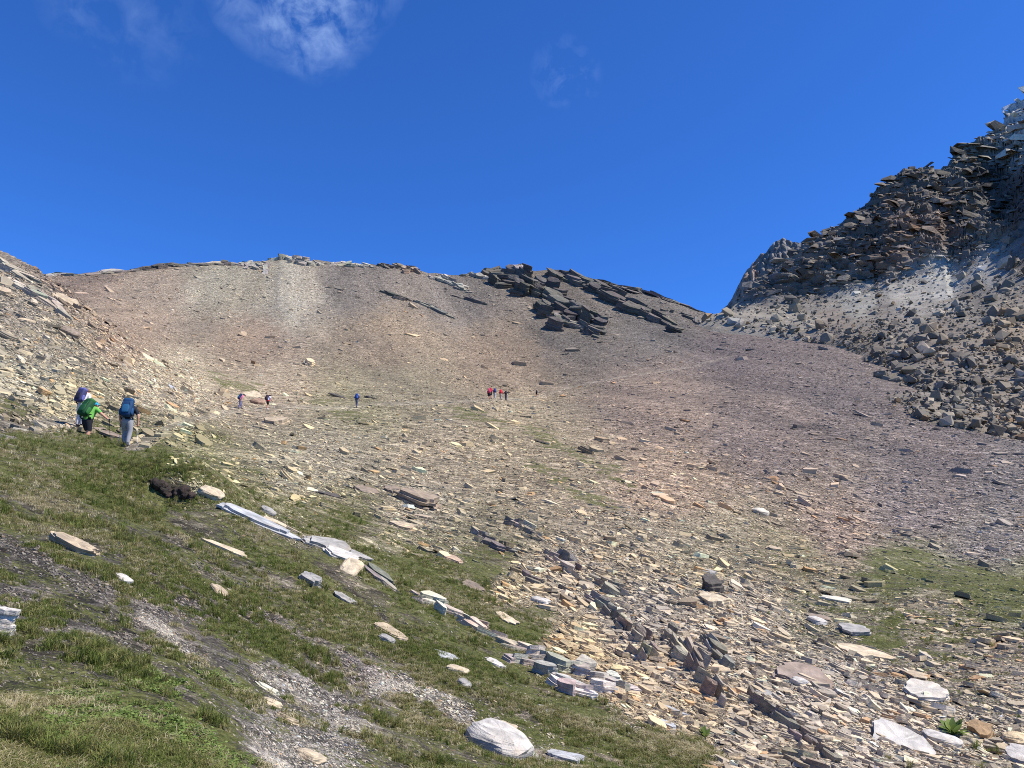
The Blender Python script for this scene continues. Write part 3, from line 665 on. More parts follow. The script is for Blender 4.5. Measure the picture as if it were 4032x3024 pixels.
MZONE = [(2900,1230,(135,128,115)),(3100,1230,(135,128,115)),(3300,1260,(124,114,101)),(3350,1190,(146,143,132)),(3550,1150,(150,146,136)),(3720,1085,(166,163,152)),(3880,1050,(150,147,138)),(3500,1240,(118,111,101)),(3850,1180,(112,106,96)),(4032,1060,(114,108,99)),
 (3400,1350,(126,116,101)),(3700,1350,(120,110,97)),(4000,1300,(135,121,101)),(3700,1550,(122,114,101)),(4000,1500,(122,113,100)),(4000,1680,(127,116,101)),
 (3050,1130,(104,100,95)),(3200,1100,(110,104,96)),(3300,980,(112,104,95)),(3450,900,(98,92,86)),(3560,880,(124,106,92)),(3600,760,(104,97,88)),(3500,1020,(112,96,84)),(3700,900,(112,98,86)),(3800,1000,(112,104,95)),(3850,700,(88,85,80)),(4000,800,(86,82,78)),(3800,620,(112,108,98)),(3960,560,(140,136,128)),(4000,450,(188,184,178)),(4200,300,(180,176,170))]  # darkest entries paint the right-hand gully's shadow into the rock colour
bz = np.array([(p[0], p[1]) for p in MZONE], float); bc = srgb(np.array([p[2] for p in MZONE]))
def mcolour(x, y, z):
    uu, ww = proj(x, y, z); uu = uu + 50 * fbm(x / 9, y / 9, z / 9, 2, 51); ww = ww + 45 * fbm(x / 9, y / 9, z / 9, 2, 52)
    out = np.empty((len(uu), 3))
    for i in range(0, len(uu), 30000):
        d2 = (uu[i:i + 30000, None] - bz[:, 0]) ** 2 + (ww[i:i + 30000, None] - bz[:, 1]) ** 2
        w = 1 / (d2 + 900) ** 2; w /= w.sum(1, keepdims=True); out[i:i + 30000] = w @ bc
    return out * (1 + 0.35 * fbm(x / 6, y / 6, z / 2.5, 3, 53))[:, None]
V = np.c_[xm2.ravel(), ym2.ravel(), zm2.ravel()]
mt = mesh_np('mountain', V, grid_faces(na, ns), 'cliff rock', mcolour(*V.T), smooth=False)
tag(mt, 'dark craggy mountain flank on the right', kind='structure')
# far spur in the notch
SPUR = [(2780, 1290), (2830, 1246), (2860, 1200), (2885, 1165), (2905, 1125), (2935, 1075), (2960, 1040), (2985, 1020), (3000, 1000), (3015, 1005), (3035, 962), (3060, 948), (3085, 942), (3110, 952), (3160, 957), (3175, 975), (3230, 968), (3300, 985), (3500, 1050)]
sa, sT = azT([p[0] for p in SPUR], [p[1] for p in SPUR])
na2, ns2 = 200, 110
A2 = np.linspace(sa[0], sa[-1], na2); s2 = np.linspace(0, 1.2, ns2)
cT2 = np.interp(A2, sa, sT); rc = 640.0
f2 = np.minimum(s2, 1)[None]
r2 = 560 + (rc - 560) * f2 ** 0.7 + np.maximum(s2 - 1, 0)[None] * 150 + 0 * A2[:, None]
z2 = cT2[:, None] * rc * 1.0 - (1 - f2) * 130 - np.maximum(s2 - 1, 0)[None] * 200
x2, y2 = r2 * np.sin(A2)[:, None], r2 * np.cos(A2)[:, None]
pk = (16 * fbm(x2 / 24, y2 / 24, z2 / 60, 4, 61) + 7 * np.abs(fbm(x2 / 8, y2 / 8, z2 / 20, 3, 62))) * (1 - 0.7 * sstep(0.85, 1, f2))
x2 = x2 - np.sin(A2)[:, None] * pk; y2 = y2 - np.cos(A2)[:, None] * pk; z2 = z2 + 2.2 * fbm(x2 / 5, y2 / 5, octv=3, s=63); pk2 = 5.0 * np.abs(fbm(x2 / 6, y2 / 6, z2 / 14, 3, 66)) + 2.5 * fbm(x2 / 2.5, y2 / 2.5, z2 / 5, 2, 67); x2 = x2 - np.sin(A2)[:, None] * pk2; y2 = y2 - np.cos(A2)[:, None] * pk2
V2 = np.c_[x2.ravel(), y2.ravel(), z2.ravel()]
u_, v_ = proj(*V2.T)
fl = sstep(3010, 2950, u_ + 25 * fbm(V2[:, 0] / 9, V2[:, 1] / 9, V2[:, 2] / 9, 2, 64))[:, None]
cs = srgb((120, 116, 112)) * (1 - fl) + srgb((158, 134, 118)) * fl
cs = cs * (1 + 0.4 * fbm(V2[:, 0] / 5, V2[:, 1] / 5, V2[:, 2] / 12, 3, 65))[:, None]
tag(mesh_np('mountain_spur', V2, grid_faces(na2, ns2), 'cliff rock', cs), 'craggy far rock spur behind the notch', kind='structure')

# blocks on the mountain: ledge blocks in the cliff, boulders on the moraine below it
Nm = np.cross(np.stack([np.gradient(xm2, axis=0), np.gradient(ym2, axis=0), np.gradient(zm2, axis=0)], -1), np.stack([np.gradient(xm2, axis=1), np.gradient(ym2, axis=1), np.gradient(zm2, axis=1)], -1))
Nm /= np.linalg.norm(Nm, axis=-1, keepdims=True) + 1e-9; Nm = np.where(Nm[..., 2:3] < 0, -Nm, Nm)
um2, vm2 = proj(xm2, ym2, zm2)
area = np.abs(np.gradient(um, axis=0) * np.gradient(vm_, axis=1)); area[:, s > 1.01] = 0; area *= ((um > 2700) & (um < 4250))
pr = area.ravel() / area.sum()
r_ = np.random.default_rng(23)
idx = r_.choice(na * ns, 15000, p=pr)
Pm = V[idx] + r_.normal(0, 0.5, (15000, 3)); Cm = cliff.ravel()[idx]; Nn = Nm.reshape(-1, 3)[idx]; Uu, Vv = proj(*Pm.T)
rr_ = np.linalg.norm(Pm, axis=1)
grey = np.exp(-((np.interp(Uu, [2850, 3350, 3700, 3900, 4032], [1250, 1195, 1105, 1040, 960]) - Vv + 20) / 32) ** 2) * (Uu > 3250)    # smooth debris chute: few blocks
toe_v = np.interp(Uu, [p[0] for p in TOE], [p[1] for p in TOE])
inm = (Cm < 0.4)
keep = np.where(inm, r_.random(15000) < 1 - 0.7 * grey, r_.random(15000) < 0.42)
keep &= ~(inm & (Vv > toe_v + 25))
Pm, Cm, Nn, Uu, Vv, rr_, inm = Pm[keep], Cm[keep], Nn[keep], Uu[keep], Vv[keep], rr_[keep], inm[keep]
nb_ = len(Pm)
bp = np.where(inm, np.minimum(1.7 * np.interp(Vv, [1180, 1350, 1700], [0.75, 1.15, 1.35]) * r_.random(nb_) ** (-1 / 2.2), 13), np.minimum(2.4 * r_.random(nb_) ** (-1 / 2.2), 12))
bs = bp * 3.94 * rr_ / FPX
bc_ = mcolour(*Pm.T) * PALETTE[r_.choice(len(PALETTE), nb_, p=PALW)] * r_.lognormal(0, 0.2, (nb_, 1))
bc_ = np.clip(np.where(inm[:, None], bc_ * 0.92, bc_ * 1.1), 0.02, 0.6)
up = np.array([0.15, 0.0, 1.0])
Mb = frames(np.where(inm[:, None], Nn + r_.normal(0, 0.45, (nb_, 3)), up + r_.normal(0, 0.18, (nb_, 3))), np.tile([1.0, -0.1, -0.2], (nb_, 1)), np.where(inm, r_.uniform(-1.5, 1.5, nb_), r_.normal(0, 0.35, nb_)))
Sb = np.c_[bs * np.where(inm, 1.0, 1.7), bs * r_.uniform(0.7, 1.2, nb_), bs * np.where(inm, r_.uniform(0.6, 1.1, nb_), r_.uniform(0.5, 0.95, nb_))]
Pm = Pm + np.array([0, 0, 1.0]) * (Sb[:, 2] * 0.12)[:, None]
ci = np.where(~inm)[0]
tag(merge_stones('cliff_ledges', BLOCKS, Pm[ci], Mb[ci], Sb[ci], bc_[ci], 'cliff rock'), 'jutting ledge blocks of the mountain cliff', 'cliff rock', kind='stuff')
mi = np.where(inm)[0]; mi = mi[np.argsort(-bp[mi])]
vis = [i for i in mi if 2860 < Uu[i] < 4025 and Vv[i] < toe_v.max()][:160]
vs_ = set(vis); rest = np.array([i for i in mi if i not in vs_])
tag(merge_stones('boulder_field', BLOCKS, Pm[rest], Mb[rest], Sb[rest], bc_[rest], 'scree stone'), 'jumbled grey boulders at the foot of the mountain', 'boulders', kind='stuff')
for i in vis:
    V_, F_ = FINE_BLOCKS[int(r_.integers(len(FINE_BLOCKS)))]
    o = mesh_np('boulder', V_ * Sb[i], F_, 'scree stone', np.tile(bc_[i], (len(V_), 1)))
    o.matrix_world = Matrix.Translation(Pm[i]) @ Matrix(Mb[i].tolist()).to_4x4()
    lum = bc_[i].mean(); ton = 'pale' if lum > 0.3 else ('dark' if lum < 0.13 else ('rusty' if bc_[i][0] > 1.75 * bc_[i][2] else 'grey'))
    pl = 'on the lower edge of the boulder field' if Vv[i] > np.interp(Uu[i], [p[0] for p in TOE], [p[1] for p in TOE]) - 60 else ('right under the cliff' if Vv[i] < 1260 else ('in the upper boulder field' if Vv[i] < 1360 else ('in the middle boulder field' if Vv[i] < 1480 else 'low in the boulder field')))
    sh = 'flat' if Sb[i][2] / Sb[i][0] < 0.75 else ('tall' if Sb[i][2] / Sb[i][0] > 0.95 else 'blocky')
    MANY.append((o, f'{sh} {ton} boulder {pl}', 'boulder', 'boulders below the right-hand cliff', Uu[i]))

# ------------------------------------------------------------------ rocks one can point at
def soft_box(w, d, h, e=0.45, nu=16, nv=10, taper=0.0, bulge=0.0):
    V, F = [], []
    sg = lambda x, p: math.copysign(abs(x) ** p, x)
    for j in range(nv + 1):
        ph = -math.pi / 2 + math.pi * j / nv
        for i in range(nu):
            th = 2 * math.pi * i / nu
            z = sg(math.sin(ph), e); k_ = 1 + taper * z
            V.append((w / 2 * k_ * sg(math.cos(ph), e) * sg(math.cos(th), e), d / 2 * (1 + bulge * (1 - z * z)) * sg(math.cos(ph), e) * sg(math.sin(th), e), h / 2 * z))
    for j in range(nv):
        for i in range(nu):
            a, b_ = j * nu + i, j * nu + (i + 1) % nu; F.append((a, b_, b_ + nu, a + nu))
    return np.array(V), F
LAND = []          # landmarks (column, row, short name) used to describe the loose stones
def axis_frame(u0, v0, u1, v1, tilt=0.0, pitch=0.0):
    P2, _ = hit([u0, u1], [v0, v1]); a, b2 = P2
    um_, vmm = (u0 + u1) / 2, (v0 + v1) / 2
    C, _ = hit([um_], [vmm]); C = C[0]
    d = np.linalg.norm(C); L = math.hypot(u1 - u0, v1 - v0) * d / FPX
    ax = b2 - a
    # keep the long axis near the picture's plane where the ground jumps
    vd = C / d; al = ax @ vd
    perp = ax - vd * al; pl = np.linalg.norm(perp); perp = perp / pl
    al = np.clip(al / pl, -1.0, 1.0)
    ax = perp + vd * al; ax /= np.linalg.norm(ax)
    n = ground_n(C[0], C[1], e=max(0.6, L * 0.5)); n = n - ax * (n @ ax); n /= np.linalg.norm(n)
    y = np.cross(n, ax)
    c_, s_ = math.cos(math.radians(tilt)), math.sin(math.radians(tilt))
    n2_ = n * c_ + y * s_; y2_ = np.cross(n2_, ax)
    Mx = np.stack([ax, y2_, n2_], -1)
    if pitch:
        c_, s_ = math.cos(math.radians(pitch)), math.sin(math.radians(pitch)); Mx = np.stack([Mx[:, 0] * c_ + Mx[:, 2] * s_, Mx[:, 1], Mx[:, 2] * c_ - Mx[:, 0] * s_], -1)
    return C, Mx, L * math.sqrt(1 + 0.5 * al * al), d
def lump(seed, L, W, H):
    """a rough rounded rock with broken facets"""
    V, F = soft_box(1.0, 1.0, 1.0, 0.62, 18, 11)
    o_ = seed * 7.31
    d = 0.20 * fbm(V[:, 0] * 2.2 + o_, V[:, 1] * 2.2, V[:, 2] * 2.2, 2, seed) + 0.10 * fbm(V[:, 0] * 6 + o_, V[:, 1] * 6, V[:, 2] * 6, 2, seed + 1)
    V = V * (1 + d)[:, None]; V[:, 2] += 0.12 * V[:, 0] * math.sin(seed)
    V = V * np.array([L, W, H]); T = []
    for f in F: T += [[f[0], f[1], f[2]], [f[0], f[2], f[3]]]
    return V, np.array(T)
def mottled(V, c, seed):
    cc = np.tile(srgb(c), (len(V), 1))
    return cc * (1 + 0.18 * np.random.default_rng(seed).normal(size=(len(V), 1)).clip(-1.5, 1.5))
def one_slab(name, u0, v0, u1, v1, w, t, c, tilt=0, seed=0, nl=3, lift=0.3, point=0.3, parent=None, rough=0.13, pitch=0, nc=24, mat='near rock', wk=1.7, tk=0.8, lumpy=False):
    C, Mx, L, d = axis_frame(u0, v0, u1, v1, tilt, pitch)
    H = max(L * t * tk, 0.02)
    V, F = lump(seed, L, L * min(w * 1.3, 1.1), H * 1.25) if lumpy else layered(seed, L, L * min(w * wk, 1.5), H, nl, nc, point, rough)
    o = mesh_np(name, V, F, mat, mottled(V, c, seed))
    Wm = Matrix.Translation(C + Mx[:, 2] * H * lift) @ Matrix(Mx.tolist()).to_4x4()
    if parent is not None:
        o.parent = parent; o.matrix_world = Wm; o.matrix_local = parent.matrix_world.inverted() @ Wm
    else: o.matrix_world = Wm
    return o
WHITE, BLUEW, CREAM, TAN, BROWN, GREY, RUST, DARK = (184, 178, 168), (166, 166, 165), (188, 172, 145), (172, 155, 130), (132, 118, 103), (150, 146, 139), (168, 122, 84), (88, 82, 76)
ROCKS = [  # name, label, category, u0, v0, u1, v1, width, thickness, colour, tilt, layers
 ('rock_stack', 'pale layered rock cut by the left edge of the photo', 'rock', -60, 2490, 34, 2500, 0.8, 1.35, WHITE, 0, 6),
 ('rock_slab', 'long smooth bluish-white slab along the edge of the turf bank', 'rock slab', 850, 1978, 1165, 2122, 0.11, 0.06, BLUEW, -8, 2),
 ('rock', 'cream rounded rock at the upper end of the long white slab', 'rock', 790, 1925, 872, 1968, 0.45, 0.28, CREAM, 0, 2),
 ('rock', 'flat tan rock tucked behind the long white slab', 'rock', 1030, 2045, 1120, 2082, 0.4, 0.25, CREAM, 0, 2),
 ('rock_slab', 'narrow cream slab trailing behind the long white slab', 'rock slab', 1100, 2065, 1195, 2110, 0.2, 0.1, CREAM, 0, 2),
 ('rock', 'small grey rock in the turf above the long white slab', 'rock', 1030, 2010, 1078, 2028, 0.7, 0.4, GREY, 0, 2),
 ('rock_slab', 'thick layered slab with a dark undercut on the turf', 'rock slab', 1185, 2128, 1375, 2182, 0.42, 0.2, GREY, -16, 4),
 ('rock_slab', 'thin bluish slab behind the undercut slab', 'rock slab', 1290, 2130, 1365, 2152, 0.4, 0.1, BLUEW, 0, 2),
 ('rock_slab', 'grey slab jutting right below the undercut slab', 'rock slab', 1350, 2165, 1462, 2212, 0.35, 0.15, GREY, -12, 3),
 ('rock', 'rough white mottled rock below the undercut slab', 'rock', 1270, 2172, 1415, 2215, 0.55, 0.2, WHITE, -10, 3),
 ('rock', 'pointed cream rock standing below the mottled white rock', 'rock', 1352, 2278, 1402, 2212, 0.6, 0.35, CREAM, 0, 2),
 ('rock', 'long layered grey-tan rock half sunk in the left turf', 'rock', 212, 2118, 362, 2200, 0.3, 0.22, TAN, -12, 4),
 ('rock', 'small bright white rock in the left turf', 'rock', 456, 2266, 510, 2302, 0.5, 0.3, WHITE, 0, 2),
 ('rock', 'thin curved cream rock rib lying in the turf', 'rock', 782, 2122, 988, 2206, 0.11, 0.07, CREAM, -5, 2),
 ('rock', 'pale blocky rock on the heather patch', 'rock', 1178, 2268, 1260, 2318, 0.55, 0.4, GREY, -8, 3),
 ('rock', 'narrow tan rock lying downslope in the grass', 'rock', 832, 2308, 888, 2362, 0.4, 0.25, TAN, 0, 2),
 ('rock_slab', 'grey pointed slab lying flat below the heather patch', 'rock slab', 1310, 2332, 1404, 2386, 0.35, 0.1, GREY, 0, 2),
 ('rock_slab', 'brown-grey flat slab in the turf centre', 'rock slab', 1470, 2452, 1606, 2528, 0.35, 0.08, TAN, 0, 2),
 ('rock', 'small grey pointed rock below the brown-grey slab', 'rock', 1496, 2508, 1548, 2538, 0.5, 0.35, GREY, 0, 2),
 ('rock_slab', 'blue-white flat slab in the lower turf', 'rock slab', 1712, 2578, 1808, 2602, 0.55, 0.12, BLUEW, 0, 2),
 ('rock_slab', 'oval white slab lying steeply in green moss', 'rock slab', 1915, 2594, 1988, 2634, 0.45, 0.12, WHITE, 0, 2),
 ('rock', 'warty cream rock beside the blue-white slab', 'rock', 1760, 2636, 1842, 2656, 0.5, 0.3, CREAM, 0, 3),
 ('rock', 'small grey-blue rock in moss under the warty rock', 'rock', 1804, 2685, 1846, 2710, 0.5, 0.4, GREY, 0, 2),
 ('rock', 'big white and cream boulder at the bottom edge', 'boulder', 1858, 2888, 2060, 2996, 0.5, 0.34, WHITE, -6, 4),
 ('rock', 'cream blocky rock above the bottom white boulder', 'rock', 1952, 2860, 2030, 2892, 0.5, 0.35, CREAM, 0, 3),
 ('rock', 'thin greenish rib beside the bottom white boulder', 'rock', 2022, 2925, 2132, 3010, 0.16, 0.1, GREY, 0, 2),
 ('rock_slab', 'blue-white slab at the bottom centre', 'rock slab', 2152, 2962, 2292, 3000, 0.42, 0.1, BLUEW, 0, 2),
 ('rock_slab', 'thin bluish slab edge in lower turf', 'rock slab', 2128, 2780, 2186, 2816, 0.3, 0.1, BLUEW, -10, 2),
 ('rock', 'cream rounded stone on pale bare ground at lower left', 'rock', 1030, 2760, 1102, 2788, 0.55, 0.3, CREAM, 0, 2),
 ('rock', 'pale greenish flat rock in the gravel at lower left', 'rock', 1010, 2690, 1090, 2740, 0.5, 0.15, (190, 186, 166), 0, 2),
 ('rock', 'broken cream rocks edge in the gravel strip', 'rock', 1080, 2815, 1180, 2862, 0.35, 0.2, CREAM, 0, 3),
 ('rock', 'tan rock at the bottom edge left of the boulder', 'rock', 1176, 2962, 1262, 3012, 0.5, 0.3, CREAM, 0, 3),
 ('rock_slab', 'big tilted brown slab above a deep shadow in mid scree', 'rock slab', 1548, 1944, 1740, 2020, 0.3, 0.26, (150, 134, 114), -4, 6),
 ('rock', 'stubby brown block behind the big tilted brown slab', 'rock', 1512, 1924, 1572, 1948, 0.6, 0.35, BROWN, -14, 4),
 ('rock', 'flat dark rock left of the big tilted slab', 'rock', 1392, 1926, 1492, 1944, 0.45, 0.16, BROWN, -12, 3),
 ('rock_slab', 'dark thin slab at the left of the rubble', 'rock slab', 1245, 1938, 1340, 1962, 0.3, 0.1, DARK, -12, 2),
 ('rock_slab', 'pale tan slab just below the big tilted slab', 'rock slab', 1636, 2026, 1696, 2042, 0.5, 0.1, TAN, 0, 2),
 ('rock_slab', 'pile of flat slabs on turf below the big tilted slab', 'rock slab', 1536, 2062, 1640, 2094, 0.5, 0.18, TAN, -8, 4),
 ('rock', 'reddish smooth slab flat on the scree', 'rock slab', 1742, 2180, 1822, 2222, 0.45, 0.08, (176, 152, 128), 0, 2),
 ('rock_slab', 'curved dark slab standing out at the turf edge', 'rock slab', 1808, 2290, 1914, 2336, 0.3, 0.14, BROWN, -20, 3),
 ('rock', 'pair of white stones in the rubble', 'rock', 2092, 2358, 2160, 2380, 0.5, 0.25, WHITE, 0, 2),
 ('rock_slab', 'long cream slab lying in moss below rubble', 'rock slab', 1952, 2412, 2034, 2466, 0.3, 0.1, CREAM, 0, 2),
 ('rock_slab', 'dark-shadowed flat boulder below the two path hikers', 'rock slab', 1040, 1660, 1122, 1672, 0.6, 0.3, TAN, -10, 3),
 ('rock_slab', 'tilted cream slab behind the hiker in pink', 'rock slab', 966, 1548, 1030, 1574, 0.5, 0.16, CREAM, -16, 2),
 ('rock', 'reddish brown rock between the two path hikers', 'rock', 992, 1580, 1034, 1596, 0.6, 0.4, (150, 124, 104), -8, 3),
 ('rock_slab', 'dark tilted slab left of the lone blue-pack hiker', 'rock slab', 1292, 1548, 1372, 1576, 0.16, 0.08, DARK, 8, 3),
 ('rock', 'dark rock right of the lone blue-pack hiker', 'rock', 1432, 1558, 1484, 1576, 0.2, 0.12, DARK, 8, 2),
 ('rock', 'slab edge beside the path near the grey-trousered hiker', 'rock slab', 382, 1690, 478, 1730, 0.18, 0.08, BROWN, 4, 3),
 ('rock_slab', 'leaning slab high on the left shoulder', 'rock slab', 222, 1168, 302, 1208, 0.42, 0.16, TAN, -16, 3),
 ('rock', 'large pale block at the left edge below the skyline', 'rock', -30, 1148, 34, 1160, 0.6, 0.4, TAN, -12, 3),
 ('rock', 'arched dark rock on the left stony slope', 'rock', 240, 1304, 302, 1330, 0.5, 0.4, BROWN, -14, 3),
 ('rock', 'dark upright block standing in the right rubble', 'rock', 2772, 2312, 2818, 2342, 0.8, 1.15, DARK, -10, 3),
 ('rock', 'cream angular block in front of the dark upright block', 'rock', 2768, 2362, 2852, 2398, 0.6, 0.42, CREAM, -14, 3),
 ('rock_slab', 'bluish flat slab behind the dark upright block', 'rock slab', 2752, 2252, 2822, 2260, 0.5, 0.18, GREY, 0, 2),
 ('rock_slab', 'brown pointed slab near the rock ribs', 'rock slab', 2588, 2300, 2652, 2322, 0.55, 0.14, TAN, -10, 2),
 ('rock_slab', 'large flat reddish-brown slab with a dark front edge', 'rock slab', 3050, 2650, 3276, 2688, 0.62, 0.11, (148, 132, 118), -8, 3),
 ('rock', 'white stone sitting on the reddish-brown slab', 'rock', 3098, 2628, 3120, 2640, 0.8, 0.6, WHITE, 0, 2),
 ('rock', 'pale rock against the front of the reddish-brown slab', 'rock', 3128, 2680, 3162, 2700, 0.9, 0.5, WHITE, 0, 2),
 ('rock_slab', 'long pale slab with a ragged front in the right rubble', 'rock slab', 3322, 2562, 3502, 2602, 0.32, 0.14, CREAM, -8, 3),
 ('rock_slab', 'thick layered grey slab on moss at right', 'rock slab', 3312, 2488, 3414, 2498, 0.5, 0.3, GREY, -8, 4),
 ('rock_slab', 'ribbed tan slab below the long pale slab', 'rock slab', 3552, 2648, 3656, 2684, 0.6, 0.16, TAN, 0, 5),
 ('rock_slab', 'thick pale slab propped above a shadow gap', 'rock slab', 3580, 2722, 3710, 2752, 0.62, 0.24, (190, 182, 168), -10, 4),
 ('rock_slab', 'huge smooth pale slab at the lower right', 'rock slab', 3462, 2905, 3652, 2965, 0.78, 0.12, (186, 180, 170), -16, 3),
 ('rock', 'white fractured rock beside the huge pale slab', 'rock', 3656, 2905, 3762, 2932, 0.6, 0.25, WHITE, 0, 4),
 ('rock', 'brown and ochre block with a dark side at lower right', 'rock', 3826, 2882, 3894, 2906, 0.7, 0.6, (150, 124, 92), -10, 3),
 ('rock', 'ochre-stained pale rock at the right edge', 'rock', 3968, 2910, 4034, 2930, 0.7, 0.4, (206, 184, 146), 0, 3),
 ('rock', 'pale layered block in the bottom right corner', 'rock', 3975, 2985, 4060, 3004, 0.7, 0.5, WHITE, -12, 5),
 ('rock_slab', 'tan pointed slab on the far side of the green hollow', 'rock slab', 3020, 2160, 3082, 2168, 0.5, 0.22, TAN, -8, 3),
 ('rock_slab', 'flat pale slab with a mossy foot in the right rubble', 'rock slab', 3232, 2356, 3340, 2372, 0.4, 0.14, (196, 190, 172), -6, 3),
 ('rock_slab', 'thin dark slab leaning in the right rubble', 'rock slab', 3172, 2424, 3270, 2442, 0.25, 0.12, BROWN, -14, 2),
 ('rock', 'white rock under the thin dark leaning slab', 'rock', 3192, 2438, 3240, 2462, 0.6, 0.35, WHITE, 0, 2),
 ('rock_slab', 'grey slab beside the lower rock rib', 'rock slab', 2986, 2720, 3056, 2752, 0.5, 0.14, GREY, 0, 2),
 ('rock_slab', 'tan curved slab left of the lower rock rib', 'rock slab', 2512, 2690, 2604, 2728, 0.35, 0.1, TAN, -6, 2),
 ('rock_slab', 'bluish slab at the edge of the lower moss', 'rock slab', 2596, 2782, 2708, 2822, 0.2, 0.09, BLUEW, -6, 2),
 ('rock', 'bluish white broken rock in the lower moss', 'rock', 2592, 2836, 2660, 2872, 0.5, 0.15, BLUEW, 0, 3),
 ('rock', 'pale rock on the scree above the grassy hollow', 'rock', 2968, 2020, 3022, 2026, 0.5, 0.4, (206, 196, 176), 0, 2),
]
for i, (nm, lab, cat, u0, v0, u1, v1, w, t, c_, tl_, nl) in enumerate(ROCKS):
    o = one_slab(nm, u0, v0, u1, v1, w, t, c_, tl_, 1000 + i, nl, lumpy=(nm == 'rock' and t >= 0.24 and 'upright' not in lab and 'block' not in lab), wk=1.15 if (v0 > 2050 and u0 < 1700) else 1.6)
    tag(o, lab, cat); LAND.append(((u0 + u1) / 2, (v0 + v1) / 2, lab))

def rib(name, label, cat, pts, n, lw, hh, c, seed, spread=0.5, tilt=-20, part='slab', lumpy=False, wob=4, nl=3, taper=True, mat='near rock', lscale=3.4):
    """an outcrop: many split slabs set side by side along a line in the ground"""
    r_ = np.random.default_rng(seed)
    pts = np.array(pts, float); seg = np.hypot(*np.diff(pts, axis=0).T); cum = np.r_[0, np.cumsum(seg)]
    C, _ = hit([pts[:, 0].mean()], [pts[:, 1].mean()])
    e = bpy.data.objects.new(name, None); COL.objects.link(e); e.location = C[0]; e.matrix_world = Matrix.Translation(C[0])
    e.empty_display_size = 0.2
    tot = cum[-1]
    for i in range(n):
        s_ = (i + r_.uniform(0.2, 0.8)) / n * tot
        p = np.array([np.interp(s_, cum, pts[:, 0]), np.interp(s_, cum, pts[:, 1])])
        q_ = min(s_ + 2.0, tot); q0 = max(q_ - 4.0, 0)
        dr = np.array([np.interp(q_, cum, pts[:, 0]) - np.interp(q0, cum, pts[:, 0]), np.interp(q_, cum, pts[:, 1]) - np.interp(q0, cum, pts[:, 1])]); dr /= np.linalg.norm(dr)
        ang = r_.normal(0, math.radians(wob)); dr = np.array([dr[0] * math.cos(ang) - dr[1] * math.sin(ang), dr[0] * math.sin(ang) + dr[1] * math.cos(ang)])
        pf = 1.0 if not taper else 0.55 + 0.45 * math.sin(math.pi * min(max(s_ / tot, 0.02), 0.98))
        L = tot / n * lscale * r_.uniform(0.7, 1.5) * pf + 14
        off = r_.normal(0, spread) * hh * pf
        a0 = p - dr * L / 2 + np.array([0, off]); a1 = p + dr * L / 2 + np.array([0, off])
        cc = np.clip(np.array(c) * r_.uniform(0.82, 1.15) * (1 + r_.normal(0, 0.02, 3)), 20, 235)
        o = one_slab(part, a0[0], a0[1], a1[0], a1[1], min(lw * r_.uniform(0.7, 1.3), 0.9), hh * r_.uniform(0.6, 1.3) * pf / L, cc, -0.3 * tilt + r_.normal(0, 7), seed * 100 + i, nl, r_.uniform(0.1, 0.4), 0.4, e, 0.14, mat=mat, nc=10, wk=1.2, tk=1.15, lumpy=lumpy)
    tag(e, label, cat); LAND.append((pts[:, 0].mean(), pts[:, 1].mean(), label))
    return e
RIBC, RIBG = (160, 147, 127), (146, 138, 124)
# near ribs and outcrops
rib('rock_outcrop', 'stack of cream and blue slabs cropping out of the upper turf', 'outcrop', [(1620, 2350), (1720, 2390), (1830, 2440)], 12, 0.4, 26, (186, 174, 154), 1, 0.7, -12)
rib('rock_outcrop', 'line of thin dark-edged slabs stepping down the turf', 'outcrop', [(1790, 2440), (1880, 2490), (1990, 2540), (2120, 2580)], 16, 0.25, 26, (172, 158, 138), 2, 0.5, -18)
rib('rock_outcrop', 'broad whitish rock outcrop in the lower turf', 'outcrop', [(2010, 2610), (2120, 2630), (2250, 2665), (2380, 2700), (2480, 2735)], 20, 0.42, 44, (192, 182, 166), 3, 0.6, -12)
rib('rock_outcrop', 'white slab tongue at the foot of the whitish outcrop', 'outcrop', [(2180, 2680), (2260, 2720), (2340, 2752)], 6, 0.35, 26, (194, 186, 174), 4, 0.3, -10)
rib('rock_rib', 'upper rib of thin tilted brown slabs in the rubble', 'outcrop', [(1990, 2060), (2060, 2090), (2130, 2125)], 10, 0.2, 22, RIBC, 5, 0.6, -26)
rib('rock_rib', 'short rib of shadowed slabs below the upper rib', 'outcrop', [(1860, 2100), (1950, 2140), (2010, 2170)], 9, 0.2, 20, RIBG, 6, 0.7, -26)
rib('rock_rib', 'rib of splintered slabs in the centre rubble', 'outcrop', [(2150, 2190), (2220, 2230), (2290, 2280)], 12, 0.18, 26, RIBC, 7, 0.7, -28)
rib('rock_rib', 'dark splintered rib left of the fin-like rocks', 'outcrop', [(2310, 2360), (2370, 2400), (2440, 2450)], 12, 0.18, 28, RIBG, 8, 0.8, -28)
rib('rock_rib', 'grooved rock rib rising from the rubble', 'outcrop', [(2430, 2460), (2500, 2520), (2570, 2590)], 14, 0.2, 42, RIBC, 9, 0.7, -32)
rib('rock_rib', 'fin-like rib with a deep black gap beside it', 'outcrop', [(2625, 2510), (2680, 2590), (2740, 2670), (2840, 2780)], 20, 0.2, 52, RIBC, 10, 0.6, -34)
rib('rock_rib', 'small dark fin right of the fin-like rib', 'outcrop', [(2770, 2530), (2830, 2590), (2870, 2630)], 8, 0.22, 34, RIBG, 11, 0.5, -34)
rib('rock_rib', 'long narrow rock rib running to the bottom edge', 'outcrop', [(2950, 2740), (3030, 2810), (3160, 2910), (3290, 3000)], 18, 0.14, 36, (138, 126, 112), 12, 0.35, -30)
